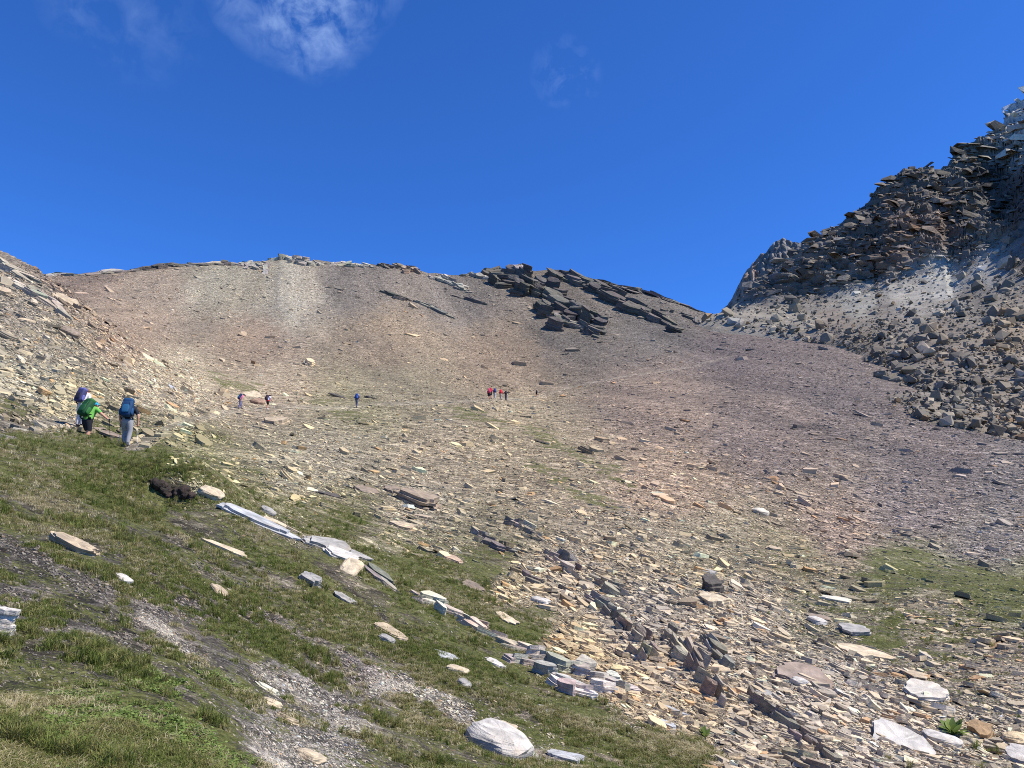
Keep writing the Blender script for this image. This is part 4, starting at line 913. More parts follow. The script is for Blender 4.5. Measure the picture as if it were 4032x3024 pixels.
rib('rock_rib', 'layered rock edge at the bottom of the rubble', 'outcrop', [(3100, 2980), (3180, 3010), (3240, 3040)], 6, 0.25, 30, TAN, 13, 0.4, -20)
rib('rock_rib', 'row of small dark slabs under the middle scree', 'outcrop', [(2050, 2260), (2130, 2290)], 7, 0.2, 18, RIBG, 14, 0.7, -26)
rib('rock_rib', 'jagged slabs breaking the right rubble near the fin', 'outcrop', [(2330, 2290), (2400, 2320), (2460, 2350)], 8, 0.2, 20, RIBC, 15, 0.8, -26)
rib('rock_rib', 'low slabs in the turf above the undercut slab', 'outcrop', [(1420, 2230), (1520, 2300), (1560, 2330)], 5, 0.15, 14, RIBG, 16, 0.5, -20)
# left shoulder bands
rib('rock_band', 'long slab band running down the left shoulder skyline', 'outcrop', [(-20, 1030), (60, 1070), (140, 1110)], 10, 0.25, 16, (160, 150, 132), 17, 0.6, -22)
rib('rock_band', 'band of stacked slabs on the left stony slope', 'outcrop', [(60, 1120), (160, 1180), (260, 1250)], 10, 0.25, 14, (160, 150, 132), 18, 0.8, -22)
# crags on the ridge
CR, CRP = (100, 94, 85), (158, 150, 136)
FARK = dict(mat='cliff rock', part='block')
rib('rock_crag', 'low broken rim of stones between the left plates and the summit', 'crag', [(740, 1046), (860, 1040), (960, 1042)], 22, 0.4, 6, (140, 132, 120), 41, 0.4, -10, wob=6, **FARK)
rib('rock_crag', 'low broken rim of stones left of the first plates', 'crag', [(290, 1086), (400, 1078), (530, 1066)], 18, 0.4, 5, (140, 130, 118), 42, 0.4, -10, wob=6, **FARK)
rib('rock_crag', 'thin stony rim right of the long dark band', 'crag', [(2250, 1082), (2400, 1118), (2560, 1156), (2760, 1226)], 30, 0.4, 5, (118, 110, 100), 43, 0.4, -14, wob=6, **FARK)
rib('rock_crag', 'large dark crag with an overhanging shaded face below the crest', 'crag', [(1905, 1078), (1960, 1105), (2040, 1120), (2120, 1165), (2200, 1210), (2290, 1260), (2380, 1300)], 64, 0.34, 36, CR, 20, 0.95, -34, nl=5, wob=7, lscale=7.0, **FARK)
rib('rock_crag', 'long dark rock band slanting down the right of the ridge', 'crag', [(2170, 1072), (2260, 1105), (2380, 1165), (2480, 1210), (2570, 1255), (2660, 1298)], 46, 0.3, 27, CR, 21, 0.5, -34, nl=5, wob=5, lscale=6.5, **FARK)
rib('rock_crag', 'pointed pale horn on the crest above the dark crag', 'crag', [(2015, 1068), (2045, 1078), (2090, 1082)], 10, 0.6, 34, (140, 133, 122), 22, 0.4, -10, wob=30, lscale=3.0, **FARK)
rib('rock_crag', 'knobbly summit rocks at the highest point of the ridge', 'crag', [(1062, 1022), (1110, 1016), (1170, 1030), (1260, 1044)], 26, 0.4, 13, CRP, 23, 0.5, -14, wob=14, **FARK)
rib('rock_crag', 'broken pale rocks left of the summit rocks', 'crag', [(950, 1044), (1000, 1046), (1050, 1052), (1040, 1075)], 24, 0.45, 11, CRP, 24, 0.9, -10, wob=25, **FARK)
rib('rock_crag', 'low dark plates along the left part of the crest', 'crag', [(525, 1066), (600, 1056), (680, 1047), (760, 1042)], 24, 0.4, 8, CR, 25, 0.3, -10, wob=5, **FARK)
rib('rock_crag', 'small dark knob on the crest left of the summit', 'crag', [(872, 1040), (910, 1042)], 8, 0.5, 9, CR, 26, 0.3, -10, wob=10, **FARK)
rib('rock_crag', 'brown tooth of rock on the mid crest', 'crag', [(1550, 1052), (1590, 1060), (1650, 1076)], 14, 0.4, 15, (150, 132, 112), 27, 0.35, -14, wob=12, **FARK)
rib('rock_crag', 'dark knob left of the brown tooth', 'crag', [(1492, 1048), (1540, 1054)], 9, 0.5, 10, CR, 28, 0.3, -10, wob=14, **FARK)
rib('rock_crag', 'flat slabs along the crest right of the summit', 'crag', [(1290, 1040), (1380, 1042), (1470, 1052)], 24, 0.4, 7, CRP, 29, 0.5, -12, wob=8, **FARK)
rib('rock_crag', 'pale cracked slabs between tooth and dark crag', 'crag', [(1690, 1092), (1760, 1112), (1850, 1150)], 20, 0.35, 11, (158, 150, 136), 30, 0.6, -16, wob=10, **FARK)
rib('rock_crag', 'whitish slab edge at the left root of the dark crag', 'crag', [(1820, 1080), (1880, 1090), (1930, 1100)], 14, 0.4, 10, (160, 153, 140), 31, 0.5, -12, wob=10, **FARK)
rib('rock_crag', 'thin dark ledge under the mid crest', 'crag', [(1510, 1150), (1560, 1165), (1610, 1182)], 7, 0.25, 10, CR, 32, 0.4, -26, **FARK)
rib('rock_crag', 'slanting ledge left of the dark crag', 'crag', [(1800, 1170), (1860, 1185), (1900, 1200)], 6, 0.25, 10, CR, 33, 0.4, -26, **FARK)
rib('rock_crag', 'streak of ledges down the middle scree top', 'crag', [(1640, 1190), (1700, 1215), (1770, 1250)], 8, 0.2, 8, (140, 132, 120), 34, 0.6, -22, **FARK)
rib('rock_crag', 'lower dark rib of the crag fading into scree', 'crag', [(2140, 1240), (2230, 1268), (2330, 1300)], 12, 0.35, 20, (128, 120, 108), 35, 0.6, -26, **FARK)
rib('rock_crag', 'isolated dark block below the dark crag', 'crag', [(2300, 1306), (2350, 1326)], 5, 0.5, 18, CR, 36, 0.3, -26, **FARK)
rib('rock_crag', 'lone knob on the right skyline of the ridge', 'crag', [(2494, 1142), (2528, 1150)], 8, 0.4, 9, CR, 37, 0.3, -10, wob=14, **FARK)
rib('rock_crag', 'small skyline rocks at the right end of the ridge', 'crag', [(2600, 1172), (2660, 1188)], 8, 0.3, 6, CR, 38, 0.3, -20, **FARK)
rib('rock_crag', 'stepped slabs on the scree near the notch', 'crag', [(2690, 1240), (2760, 1270), (2840, 1300)], 8, 0.3, 8, CR, 39, 0.8, -22, **FARK)
rib('rock_crag', 'bright flat rocks on the pass at far left', 'crag', [(190, 1086), (240, 1082), (300, 1086)], 14, 0.4, 6, CRP, 40, 0.3, -8, **FARK)

# ------------------------------------------------------------------ grass, leaves (instances of small tufts)
PROTO = bpy.data.collections.new('plant tufts')
def blade_tuft(name, seed, nbl, h, spread, mat, lean=0.5, wid=0.004, tip=0.0):
    r_ = np.random.default_rng(seed); V, F = [], []
    for i in range(nbl):
        a = r_.uniform(0, 2 * math.pi); b0 = r_.normal(0, spread * 0.45, 2); hh = h * r_.uniform(0.55, 1.15); ln = hh * lean * r_.uniform(0.2, 1.4)
        d = np.array([math.cos(a), math.sin(a)]); p = np.array([-d[1], d[0]]) * wid * r_.uniform(0.7, 1.3)
        q = len(V)
        b1 = b0 + d * ln * 0.35; b2 = b0 + d * ln
        V += [[*(b0 - p), -0.01], [*(b0 + p), -0.01], [*(b1 - p * .8), hh * .6], [*(b1 + p * .8), hh * .6], [*b2, hh * (0.98 - 0.25 * lean)]]
        F += [[q, q + 1, q + 3], [q, q + 3, q + 2], [q + 2, q + 3, q + 4]]
    me = proto_mesh(name, np.array(V), np.array(F)); me.materials.append(MATS[mat])
    o = bpy.data.objects.new(name, me); PROTO.objects.link(o); return o
def leaf_tuft(name, seed, n, size, spread, mat):
    r_ = np.random.default_rng(seed); V, F = [], []
    for i in range(n):
        c = np.append(r_.normal(0, spread, 2), r_.uniform(0.005, 0.035)); a = r_.uniform(0, 6.28); s_ = size * r_.uniform(0.6, 1.3)
        nrm = np.array([r_.normal(0, .4), r_.normal(0, .4), 1.0]); nrm /= np.linalg.norm(nrm)
        x = np.cross(nrm, [math.cos(a), math.sin(a), 0.1]); x /= np.linalg.norm(x); y = np.cross(nrm, x)
        q = len(V)
        for k_ in range(6):
            t = k_ / 6 * 2 * math.pi; V.append(c + x * s_ * math.cos(t) * 0.62 + y * s_ * math.sin(t))
        F += [[q, q + j, q + j + 1] for j in range(1, 5)]
    me = proto_mesh(name, np.array(V), np.array(F)); me.materials.append(MATS[mat])
    o = bpy.data.objects.new(name, me); PROTO.objects.link(o); return o
specs = []
for q, mt_ in enumerate(('grass green', 'grass green', 'grass olive', 'grass olive', 'grass straw', 'grass straw')):
    blade_tuft(f'tuft_{q:02d}', 50 + q, 26, 0.075 if q < 4 else 0.07, 0.05, mt_, 0.8 if q < 4 else 1.3, 0.0032)
for q in range(2): blade_tuft(f'tuft_{6 + q:02d}', 70 + q, 34, 0.17, 0.055, ('grass green', 'grass olive')[q], 0.7, 0.0035)
for q in range(2): leaf_tuft(f'tuft_{8 + q:02d}', 80 + q, 16, 0.016, 0.045, 'leaf fresh')
def gn_scatter(name, P, rot, scl, idx, coll, icol=None):
    """points that each carry one small mesh of a collection"""
    me = bpy.data.meshes.new(name); me.vertices.add(len(P)); me.vertices.foreach_set('co', np.asarray(P, np.float32).ravel())
    scl = np.asarray(scl, np.float32); scl = np.repeat(scl[:, None], 3, 1) if scl.ndim == 1 else scl
    for nm, arr in (('rot', rot), ('scl', scl)) + ((('icol', icol),) if icol is not None else ()):
        a = me.attributes.new(nm, 'FLOAT_VECTOR', 'POINT'); a.data.foreach_set('vector', np.asarray(arr, np.float32).ravel())
    a = me.attributes.new('idx', 'INT', 'POINT'); a.data.foreach_set('value', np.asarray(idx, np.int32))
    o = bpy.data.objects.new(name, me); COL.objects.link(o)
    ng = bpy.data.node_groups.new(name, 'GeometryNodeTree')
    ng.interface.new_socket('Geometry', in_out='INPUT', socket_type='NodeSocketGeometry'); ng.interface.new_socket('Geometry', in_out='OUTPUT', socket_type='NodeSocketGeometry')
    gi, go = ng.nodes.new('NodeGroupInput'), ng.nodes.new('NodeGroupOutput')
    ci = ng.nodes.new('GeometryNodeCollectionInfo'); ci.inputs['Collection'].default_value = coll; ci.inputs['Separate Children'].default_value = True; ci.inputs['Reset Children'].default_value = True
    ip = ng.nodes.new('GeometryNodeInstanceOnPoints'); ip.inputs['Pick Instance'].default_value = True
    def na_(nm, typ):
        n_ = ng.nodes.new('GeometryNodeInputNamedAttribute'); n_.data_type = typ; n_.inputs['Name'].default_value = nm; return n_.outputs['Attribute']
    L = ng.links.new
    L(gi.outputs[0], ip.inputs['Points']); L(ci.outputs[0], ip.inputs['Instance']); L(na_('idx', 'INT'), ip.inputs['Instance Index'])
    L(na_('rot', 'FLOAT_VECTOR'), ip.inputs['Rotation']); L(na_('scl', 'FLOAT_VECTOR'), ip.inputs['Scale']); L(ip.outputs[0], go.inputs[0])
    md = o.modifiers.new('pieces', 'NODES'); md.node_group = ng
    return o
def euler_of(M):
    """XYZ Euler angles of rotation matrices"""
    sy = np.hypot(M[:, 0, 0], M[:, 1, 0])
    return np.c_[np.arctan2(M[:, 2, 1], M[:, 2, 2]), np.arctan2(-M[:, 2, 0], sy), np.arctan2(M[:, 1, 0], M[:, 0, 0])]
m, nt, b = new_mat('scree chip'); k = N(nt)
pos = k.node('ShaderNodeNewGeometry').outputs['Position']
an = k.node('ShaderNodeAttribute'); an.attribute_type = 'INSTANCER'; an.attribute_name = 'icol'
a1, a3 = k.noise(pos, 7.0, 5, 0.6), k.noise(pos, 45.0, 3, 0.6)
f = k.m('MULTIPLY_ADD', a1, 0.55, k.m('MULTIPLY_ADD', a3, 0.5, 0.48))
k.link(k.mix(1.0, an.outputs['Vector'], k.gray(f), 'MULTIPLY'), b.inputs['Base Color'])
k.link(k.bump(k.m('ADD', a1, k.m('MULTIPLY', a3, 0.4)), 0.7, 0.03), b.inputs['Normal']); b.inputs['Roughness'].default_value = 0.85
CHIPS = bpy.data.collections.new('stone chips')
for q, (V, F) in enumerate(SLABS):
    me = proto_mesh(f'chip_{q:02d}', V, F); me.polygons.foreach_set('use_smooth', np.zeros(len(F), bool)); me.materials.append(MATS['scree chip'])
    CHIPS.objects.link(bpy.data.objects.new(f'chip_{q:02d}', me))
_, sP, sM, sS, sC = scree
scree = gn_scatter('scree', sP, euler_of(sM), sS, rng.integers(0, len(SLABS), len(sP)), CHIPS, sC)
tag(scree, 'loose flat schist fragments strewn over the whole slope', 'scree', kind='stuff')
r_ = np.random.default_rng(99)
ng_ = 240000
gu = r_.uniform(-250, 4280, ng_); gv = r_.uniform(1640, 3180, ng_)
inb = gu < np.interp(gv, BANK_V, BANK_U) + 150
extra = (gu > 2500) & (gv > 2150)
sel = inb | (extra & (r_.random(ng_) < 0.08)) | (r_.random(ng_) < 0.05); gu, gv = gu[sel], gv[sel]
GP = np.empty((len(gu), 3)); gok = np.empty(len(gu), bool)
for i in range(0, len(gu), 6000): GP[i:i + 6000], gok[i:i + 6000] = hit(gu[i:i + 6000], gv[i:i + 6000])
gr = np.linalg.norm(GP, axis=1)
gc_, gveg2 = zone(*GP.T)
ga_, gb_ = along(GP[:, 0], GP[:, 1]); pn = 0.9 * fbm(ga_ / 1.8, gb_ / 0.5, octv=4, s=301) + 0.5 * fbm(GP[:, 0] / 0.22, GP[:, 1] / 0.22, octv=2, s=302)
keep = gok & (gr < 45) & (r_.random(len(gr)) < np.clip(1.5 * (gveg2 + 0.95 * pn - 0.52), 0, 0.7))
GP, gr, gveg2, gu, gv = GP[keep], gr[keep], gveg2[keep], gu[keep], gv[keep]
m_ = len(GP)
kind = fbm(ga_[keep] / 2.4, gb_[keep] / 0.8, octv=3, s=303) + r_.normal(0, 0.35, m_)
gidx = np.where(kind < -0.18, r_.integers(0, 2, m_), np.where(kind < 0.24, r_.integers(2, 4, m_), r_.integers(4, 6, m_)))
tall = (fbm(GP[:, 0] / 0.7, GP[:, 1] / 0.7, octv=2, s=304) > 0.33) | ((gu > 300) & (gu < 800) & (gv < 1980) & (r_.random(m_) < 0.35))
gidx = np.where(tall & (r_.random(m_) < 0.3), r_.integers(6, 8, m_), gidx)
leafy = (gv > 2650) & (gu < 1000) & (fbm(GP[:, 0] / 0.6, GP[:, 1] / 0.6, octv=2, s=305) > -0.05) & (gu > 150)
gidx = np.where(leafy & (r_.random(m_) < 0.75), r_.integers(8, 10, m_), gidx)
gsc = r_.uniform(0.35, 0.85, m_) * np.interp(gr, [4, 8, 20, 45], [0.8, 1.0, 1.35, 1.7])
grass = gn_scatter('grass', GP, np.c_[r_.normal(0, 0.12, m_), r_.normal(0.12, 0.12, m_), r_.uniform(0, 6.28, m_)], gsc, gidx, PROTO)
tag(grass, 'short alpine grass and small leafy plants on the turf bank', 'grass', kind='stuff')
print('COUNTS stones', n, 'grass', m_)

# ------------------------------------------------------------------ hikers
CLOTH = {}
def cloth(c, rough=0.85, spec=0.25):
    key = tuple(c) + (rough,)
    if key not in CLOTH: CLOTH[key] = plain('cloth %d' % len(CLOTH), tuple(srgb(c)), rough, spec, 0.18, 40.0, 0.004)
    return CLOTH[key]
SKIN = (205, 152, 124)
def rotx(p, piv, a):
    y, z = p[1] - piv[1], p[2] - piv[2]
    return (p[0], piv[1] + y * math.cos(a) + z * math.sin(a), piv[2] - y * math.sin(a) + z * math.cos(a))
def skin_mesh(J, edges, root, sub=1):
    names = list(J); ix = {k_: i for i, k_ in enumerate(names)}
    me = bpy.data.meshes.new('tmp'); me.from_pydata([J[k_][0] for k_ in names], [(ix[a], ix[b_]) for a, b_ in edges], [])
    o = bpy.data.objects.new('tmp', me); COL.objects.link(o)
    o.modifiers.new('skin', 'SKIN')
    lay = me.skin_vertices[0].data
    for k_ in names:
        r0_ = J[k_][1]; lay[ix[k_]].radius = r0_ if isinstance(r0_, tuple) else (r0_, r0_); lay[ix[k_]].use_root = (k_ == root)
    if sub: md = o.modifiers.new('sub', 'SUBSURF'); md.levels = sub; md.render_levels = sub
    dg = bpy.context.evaluated_depsgraph_get(); ev = o.evaluated_get(dg); m2 = bpy.data.meshes.new_from_object(ev)
    V = np.array([v_.co[:] for v_ in m2.vertices]); F = [tuple(p.vertices) for p in m2.polygons]; Nr = np.array([v_.normal[:] for v_ in m2.vertices])
    bpy.data.objects.remove(o); bpy.data.meshes.remove(me); bpy.data.meshes.remove(m2)
    return V, F, Nr
def mesh_list(name, V, F, mat, smooth=True, parent=None):
    me = bpy.data.meshes.new(name); me.from_pydata([tuple(p) for p in V], [], F); me.update()
    me.polygons.foreach_set('use_smooth', np.full(len(F), smooth)); me.materials.append(mat)
    o = bpy.data.objects.new(name, me); COL.objects.link(o)
    if parent is not None: o.parent = parent
    return o
def tube(pts, rad, nseg=8):
    pts = np.array(pts, float); rad = np.broadcast_to(rad, (len(pts),)); V, F = [], []
    for i, p in enumerate(pts):
        t = pts[min(i + 1, len(pts) - 1)] - pts[max(i - 1, 0)]; t /= np.linalg.norm(t)
        a = np.cross(t, [0.31, 0.2, 0.93] if abs(t[2]) < 0.9 else [1, 0, 0]); a /= np.linalg.norm(a); b_ = np.cross(t, a)
        for k_ in range(nseg):
            an = 2 * math.pi * k_ / nseg; V.append(p + rad[i] * (a * math.cos(an) + b_ * math.sin(an)))
    for i in range(len(pts) - 1):
        for k_ in range(nseg):
            j = (k_ + 1) % nseg; F.append((i * nseg + k_, i * nseg + j, (i + 1) * nseg + j, (i + 1) * nseg + k_))
    F.append(tuple(range(nseg))[::-1]); F.append(tuple((len(pts) - 1) * nseg + k_ for k_ in range(nseg)))
    return V, F
BODY_EDGES = [('pelvis', 'belly'), ('belly', 'chest'), ('chest', 'neck'), ('neck', 'head0'), ('head0', 'head1'), ('head1', 'head2'), ('head0', 'nose')] + [e for s_ in 'LR' for e in ((f'chest', f'sh{s_}'), (f'sh{s_}', f'el{s_}'), (f'el{s_}', f'wr{s_}'), (f'wr{s_}', f'ha{s_}'), ('pelvis', f'hip{s_}'), (f'hip{s_}', f'kn{s_}'), (f'kn{s_}', f'an{s_}'), (f'an{s_}', f'to{s_}'))]
def person(label, foot_uv, yaw, lean=0.2, height=1.72, legs=((0, .04, -.03), (0, .04, -.03)), knee=None, arms=None, top=(60, 60, 70), sleeve=0.75, bottom=(120, 120, 118), long_legs=True, shoe=(70, 62, 56), hat=None, brim=0.0, hair=(70, 55, 45), pack=None, pack_label=None, poles=(), pole_col=(60, 60, 64), detail=1, lift=0.0, off=(0, 0), head_tilt=0.0, band=None, at=None):
    """one hiker: body in one skin, clothes over it; x right, y ahead, z up, then turned by yaw (0 = walking away from the camera)"""
    G, _ = hit([foot_uv[0]], [foot_uv[1]]); g = G[0]
    if at:
        a_, _ = azT(*foot_uv); g = np.array([at * math.sin(a_), at * math.cos(a_), 0.0]); g[2] = ground_z(g[0], g[1])
    pu, pv = proj(*g); hu, hv = proj(g[0], g[1], g[2] + height); print('PERSON', label[:30], foot_uv, 'foot', int(pu), int(pv), 'head', int(hv))
    k_ = height / 1.72
    J = {'pelvis': ((0, 0, .97), (.15, .115)), 'belly': ((0, .02, 1.12), (.145, .115)), 'chest': ((0, .03, 1.32), (.165, .125)), 'neck': ((0, .02, 1.48), .062), 'head0': ((0, .04, 1.56), (.075, .085)), 'head1': ((0, .045, 1.64), (.08, .098)), 'head2': ((0, .03, 1.72), (.055, .065)), 'nose': ((0, .135, 1.60), .016)}
    arms = arms or {}
    for s_, sx in (('L', -1), ('R', 1)):
        J['sh' + s_] = ((sx * .175, .02, 1.425), .068); a = arms.get(s_)
        el, wr = a if a else ((sx * .25, .05, 1.16), (sx * .25, .26, 1.02))
        el, wr = np.array(el, float), np.array(wr, float); J['el' + s_] = (tuple(el), .05); J['wr' + s_] = (tuple(wr), .034)
        d_ = (wr - el) / np.linalg.norm(wr - el); J['ha' + s_] = (tuple(wr + d_ * .085), (.042, .026))
    piv = (0, 0, .97)
    for q in ('belly', 'chest', 'neck', 'head0', 'head1', 'head2', 'nose', 'shL', 'shR', 'elL', 'elR', 'wrL', 'wrR', 'haL', 'haR'):
        f = 0.5 if q == 'belly' else 1.0
        J[q] = (rotx(J[q][0], piv, lean * f), J[q][1])
    if head_tilt:
        for q in ('head0', 'head1', 'head2', 'nose'): J[q] = (rotx(J[q][0], J['neck'][0], head_tilt), J[q][1])
    for n_, (s_, sx) in enumerate((('L', -1), ('R', 1))):
        lz, ky, ay = legs[n_]                 # foot height, knee ahead, ankle ahead
        J['hip' + s_] = ((sx * .095, 0, .90), .105); J['kn' + s_] = ((sx * .11, ky, .50 + lz * .55), .07); J['an' + s_] = ((sx * .105, ay, .095 + lz), .046); J['to' + s_] = ((sx * .12, ay + .16, .045 + lz), (.045, .035))
    J = {q: (tuple(np.array(p) * k_), (tuple(np.array(r0_) * k_ * 1.12) if isinstance(r0_, tuple) else r0_ * k_ * 1.12)) for q, (p, r0_) in J.items()}
    V, F, Nr = skin_mesh(J, BODY_EDGES, 'pelvis', 1)
    bones = {'torso': [('pelvis', 'belly'), ('belly', 'chest'), ('chest', 'neck'), ('chest', 'shL'), ('chest', 'shR')], 'head': [('neck', 'head0'), ('head0', 'head1'), ('head1', 'head2'), ('head0', 'nose')], 'ua': [('shL', 'elL'), ('shR', 'elR')], 'fa': [('elL', 'wrL'), ('elR', 'wrR')], 'hand': [('wrL', 'haL'), ('wrR', 'haR')], 'hips': [('pelvis', 'hipL'), ('pelvis', 'hipR')], 'thigh': [('hipL', 'knL'), ('hipR', 'knR')], 'shin': [('knL', 'anL'), ('knR', 'anR')], 'foot': [('anL', 'toL'), ('anR', 'toR')]}
    FC = np.array([V[list(f)].mean(0) for f in F]); best = np.full(len(F), 9e9); reg = np.empty(len(F), object); tt = np.zeros(len(F))
    for nm, lst in bones.items():
        for a, b_ in lst:
            A_, B_ = np.array(J[a][0]), np.array(J[b_][0]); AB = B_ - A_; t = np.clip(((FC - A_) @ AB) / (AB @ AB), 0, 1)
            ra, rb = np.mean(J[a][1]), np.mean(J[b_][1]); d_ = np.linalg.norm(FC - A_ - t[:, None] * AB, axis=1) - (ra + (rb - ra) * t)
            w = d_ < best; best = np.where(w, d_, best); reg = np.where(w, nm, reg); tt = np.where(w, t, tt)
    # fingers join the same skin mesh
    Vb, Fb = [tuple(p) for p in V], list(F)
    if detail:
        for s_, sx in (('L', -1), ('R', 1)):
            h = np.array(J['ha' + s_][0]); w_ = np.array(J['wr' + s_][0]); d_ = (h - w_) / np.linalg.norm(h - w_)
            side = np.cross(d_, [0, 0, 1.0]); side /= np.linalg.norm(side); dn = np.cross(side, d_); dn = -dn if dn[2] > 0 else dn
            for fi in range(5):
                o_ = (fi - 1.5) * .019 if fi < 4 else -.05 * -sx; ln = (.055, .066, .062, .05, .045)[fi]
                st = h - d_ * .02 + side * o_ if fi < 4 else h - d_ * .055 + side * (-sx) * .03
                p = [st, st + d_ * ln * .6 + dn * .01, st + d_ * ln * .8 + dn * .035, st + d_ * ln * .55 + dn * .055]
                if fi == 4: p = [st, st + side * (-sx) * .02 + d_ * .025, st + d_ * .04 + dn * .03 + side * (-sx) * .012]
                vv_, ff_ = tube(p, .0095, 6); q = len(Vb); Vb += [tuple(x) for x in vv_]; Fb += [tuple(i + q for i in f) for f in ff_]
    body = mesh_list('person', Vb, Fb, cloth(SKIN, 0.6))
    body.location = (g[0], g[1], g[2] + lift); body.rotation_euler = (0, 0, yaw)
    tag(body, label, 'person', 'hikers on the path')
    def wear(nm, mask, infl, c, rough=0.85):
        idx_ = np.where(mask)[0]
        if not len(idx_): return
        used = sorted({i for f in idx_ for i in F[f]}); mp_ = {a: b_ for b_, a in enumerate(used)}
        U = np.array(used); fold = 1 + 0.35 * (vnoise(V[U][:, 0] * 22, V[U][:, 2] * 18, V[U][:, 1] * 22, 5) - 0.5)
        mesh_list(nm, V[U] + Nr[U] * (infl * fold)[:, None], [tuple(mp_[i] for i in F[f]) for f in idx_], cloth(c, rough), True, body)
    hipz = .93 * k_
    tors = (reg == 'torso') & (FC[:, 2] > hipz - .02)
    wear('shirt', tors | ((reg == 'ua') & (tt < sleeve)) | ((reg == 'fa') if sleeve > 1 else np.zeros(len(F), bool)), .014 * k_, top)
    low = (reg == 'hips') | ((reg == 'torso') & (FC[:, 2] <= hipz + .05)) | ((reg == 'thigh') & ((tt < .82) | long_legs))
    wear('trousers' if long_legs else 'shorts', low | ((reg == 'shin') & (tt < .96) if long_legs else np.zeros(len(F), bool)), .024 * k_, bottom)
    if band: wear('waistband', ((reg == 'torso') | (reg == 'hips')) & (FC[:, 2] < hipz + .09) & (FC[:, 2] > hipz - .03), .035 * k_, band)
    for s_ in (-1, 1): wear('boot', ((reg == 'foot') | ((reg == 'shin') & (tt > .93))) & (np.sign(FC[:, 0]) == s_), .014 * k_, shoe)
    hd = np.array(J['head1'][0])
    if hat:
        wear('hat', (reg == 'head') & (FC[:, 2] > hd[2] - .005 * k_), .014 * k_, hat)
        wear('hair', (reg == 'head') & (FC[:, 1] < hd[1] - .01) & (FC[:, 2] > hd[2] - .08 * k_) & (FC[:, 2] < hd[2] + .01 * k_), .008 * k_, hair)
        if brim:
            bV, bF = [], []
            for i in range(16):
                a = 2 * math.pi * i / 16; f_ = brim if brim > 1 else (1.75 if math.sin(a) > 0.3 else 1.0)
                for rr2, dz in ((.07, .012), (.085 * f_, -.004)): bV.append((hd[0] + rr2 * k_ * math.cos(a), hd[1] + rr2 * 1.15 * k_ * math.sin(a), hd[2] + dz))
            for i in range(16): j = (i + 1) % 16; bF.append((2 * i, 2 * j, 2 * j + 1, 2 * i + 1))
            mesh_list('hat_brim', bV, bF, cloth(hat), True, body)
    else: wear('hair', (reg == 'head') & ((FC[:, 2] > hd[2] + .03 * k_) | ((FC[:, 1] < hd[1] - .01) & (FC[:, 2] > hd[2] - .07 * k_))), .010 * k_, hair)
    if detail:
        for sx in (-1, 1):
            eV, eF = soft_box(.018, .035, .055, 1.0, 8, 6); eV = eV * k_ + np.array([sx * .088 * k_, hd[1] - .005, hd[2] - .03])
            mesh_list('ear', eV, eF, cloth(SKIN, .6), True, body)
            yV, yF = soft_box(.028, .012, .013, 1.0, 8, 6); yV = yV * k_ + np.array([sx * .032 * k_, hd[1] + .098 * k_, hd[2] - .015])
            mesh_list('eye', yV, yF, cloth((60, 50, 45), .4), True, body)
        mV, mF = soft_box(.05, .012, .012, 1.0, 8, 6); mV = mV * k_ + np.array([0, hd[1] + .088 * k_, hd[2] - .078 * k_]); mesh_list('mouth', mV, mF, cloth((160, 92, 84), .6), True, body)
    W = body.matrix_basis.copy()
    if pack:
        w_, d_, h_, c1, c2, c3 = pack
        e = bpy.data.objects.new('backpack', None); COL.objects.link(e); e.empty_display_size = .2
        ch = np.array(J['chest'][0]); pl_ = np.array(J['pelvis'][0]); upv = ch - pl_; upv /= np.linalg.norm(upv)
        bk = np.array([0, -upv[2], upv[1]]); cen = (ch * .62 + pl_ * .38) + bk * (.135 * k_ + d_ / 2) + upv * (h_ * .5 - .24)
        X = np.stack([[1, 0, 0], -bk, upv], -1)
        Lm = Matrix.Translation(cen) @ Matrix(X.tolist()).to_4x4()
        e.matrix_world = Matrix.LocRotScale(body.location, body.rotation_euler, None) @ Lm
        tag(e, pack_label, 'backpack', 'backpacks carried by the hikers')
        def pt(nm, V_, F_, c, offs=(0, 0, 0)): return mesh_list(nm, np.array(V_) + np.array(offs), F_, cloth(c, .7), True, e)
        V_, F_ = soft_box(w_, d_, h_, .5, 20, 12, .04, .12); mb = pt('main_bag', V_, F_, c1)
        V_, F_ = soft_box(w_ * .95, d_ * 1.0, h_ * .24, .55, 20, 8); pt('lid', V_, F_, c2, (0, 0, h_ * .45))
        V_, F_ = soft_box(w_ * .68, d_ * .3, h_ * .5, .55, 16, 8, 0, .15); fp = pt('front_pocket', V_, F_, c3, (0, -d_ * .5, -h_ * .12))
        for sx in (-1, 1):
            V_, F_ = soft_box(w_ * .2, d_ * .62, h_ * .42, .6, 12, 8); pt('side_pocket', V_, F_, c2, (sx * w_ * .5, 0, -h_ * .2))
            V_, F_ = tube([(sx * w_ * .27, d_ * .45, h_ * .34), (sx * w_ * .3, d_ * .9, h_ * .36), (sx * w_ * .34, d_ * 1.35, h_ * .2), (sx * w_ * .38, d_ * 1.2, -h_ * .1), (sx * w_ * .4, d_ * .5, -h_ * .3)], .022, 6); pt('shoulder_strap', V_, F_, tuple(np.array(c1) * .55))
            if detail:
                V_, F_ = tube([(sx * w_ * .3, -d_ * .56, h_ * .33), (sx * w_ * .32, -d_ * .62, 0), (sx * w_ * .3, -d_ * .54, -h_ * .42)], .008, 5); pt('compression_strap', V_, F_, c2)
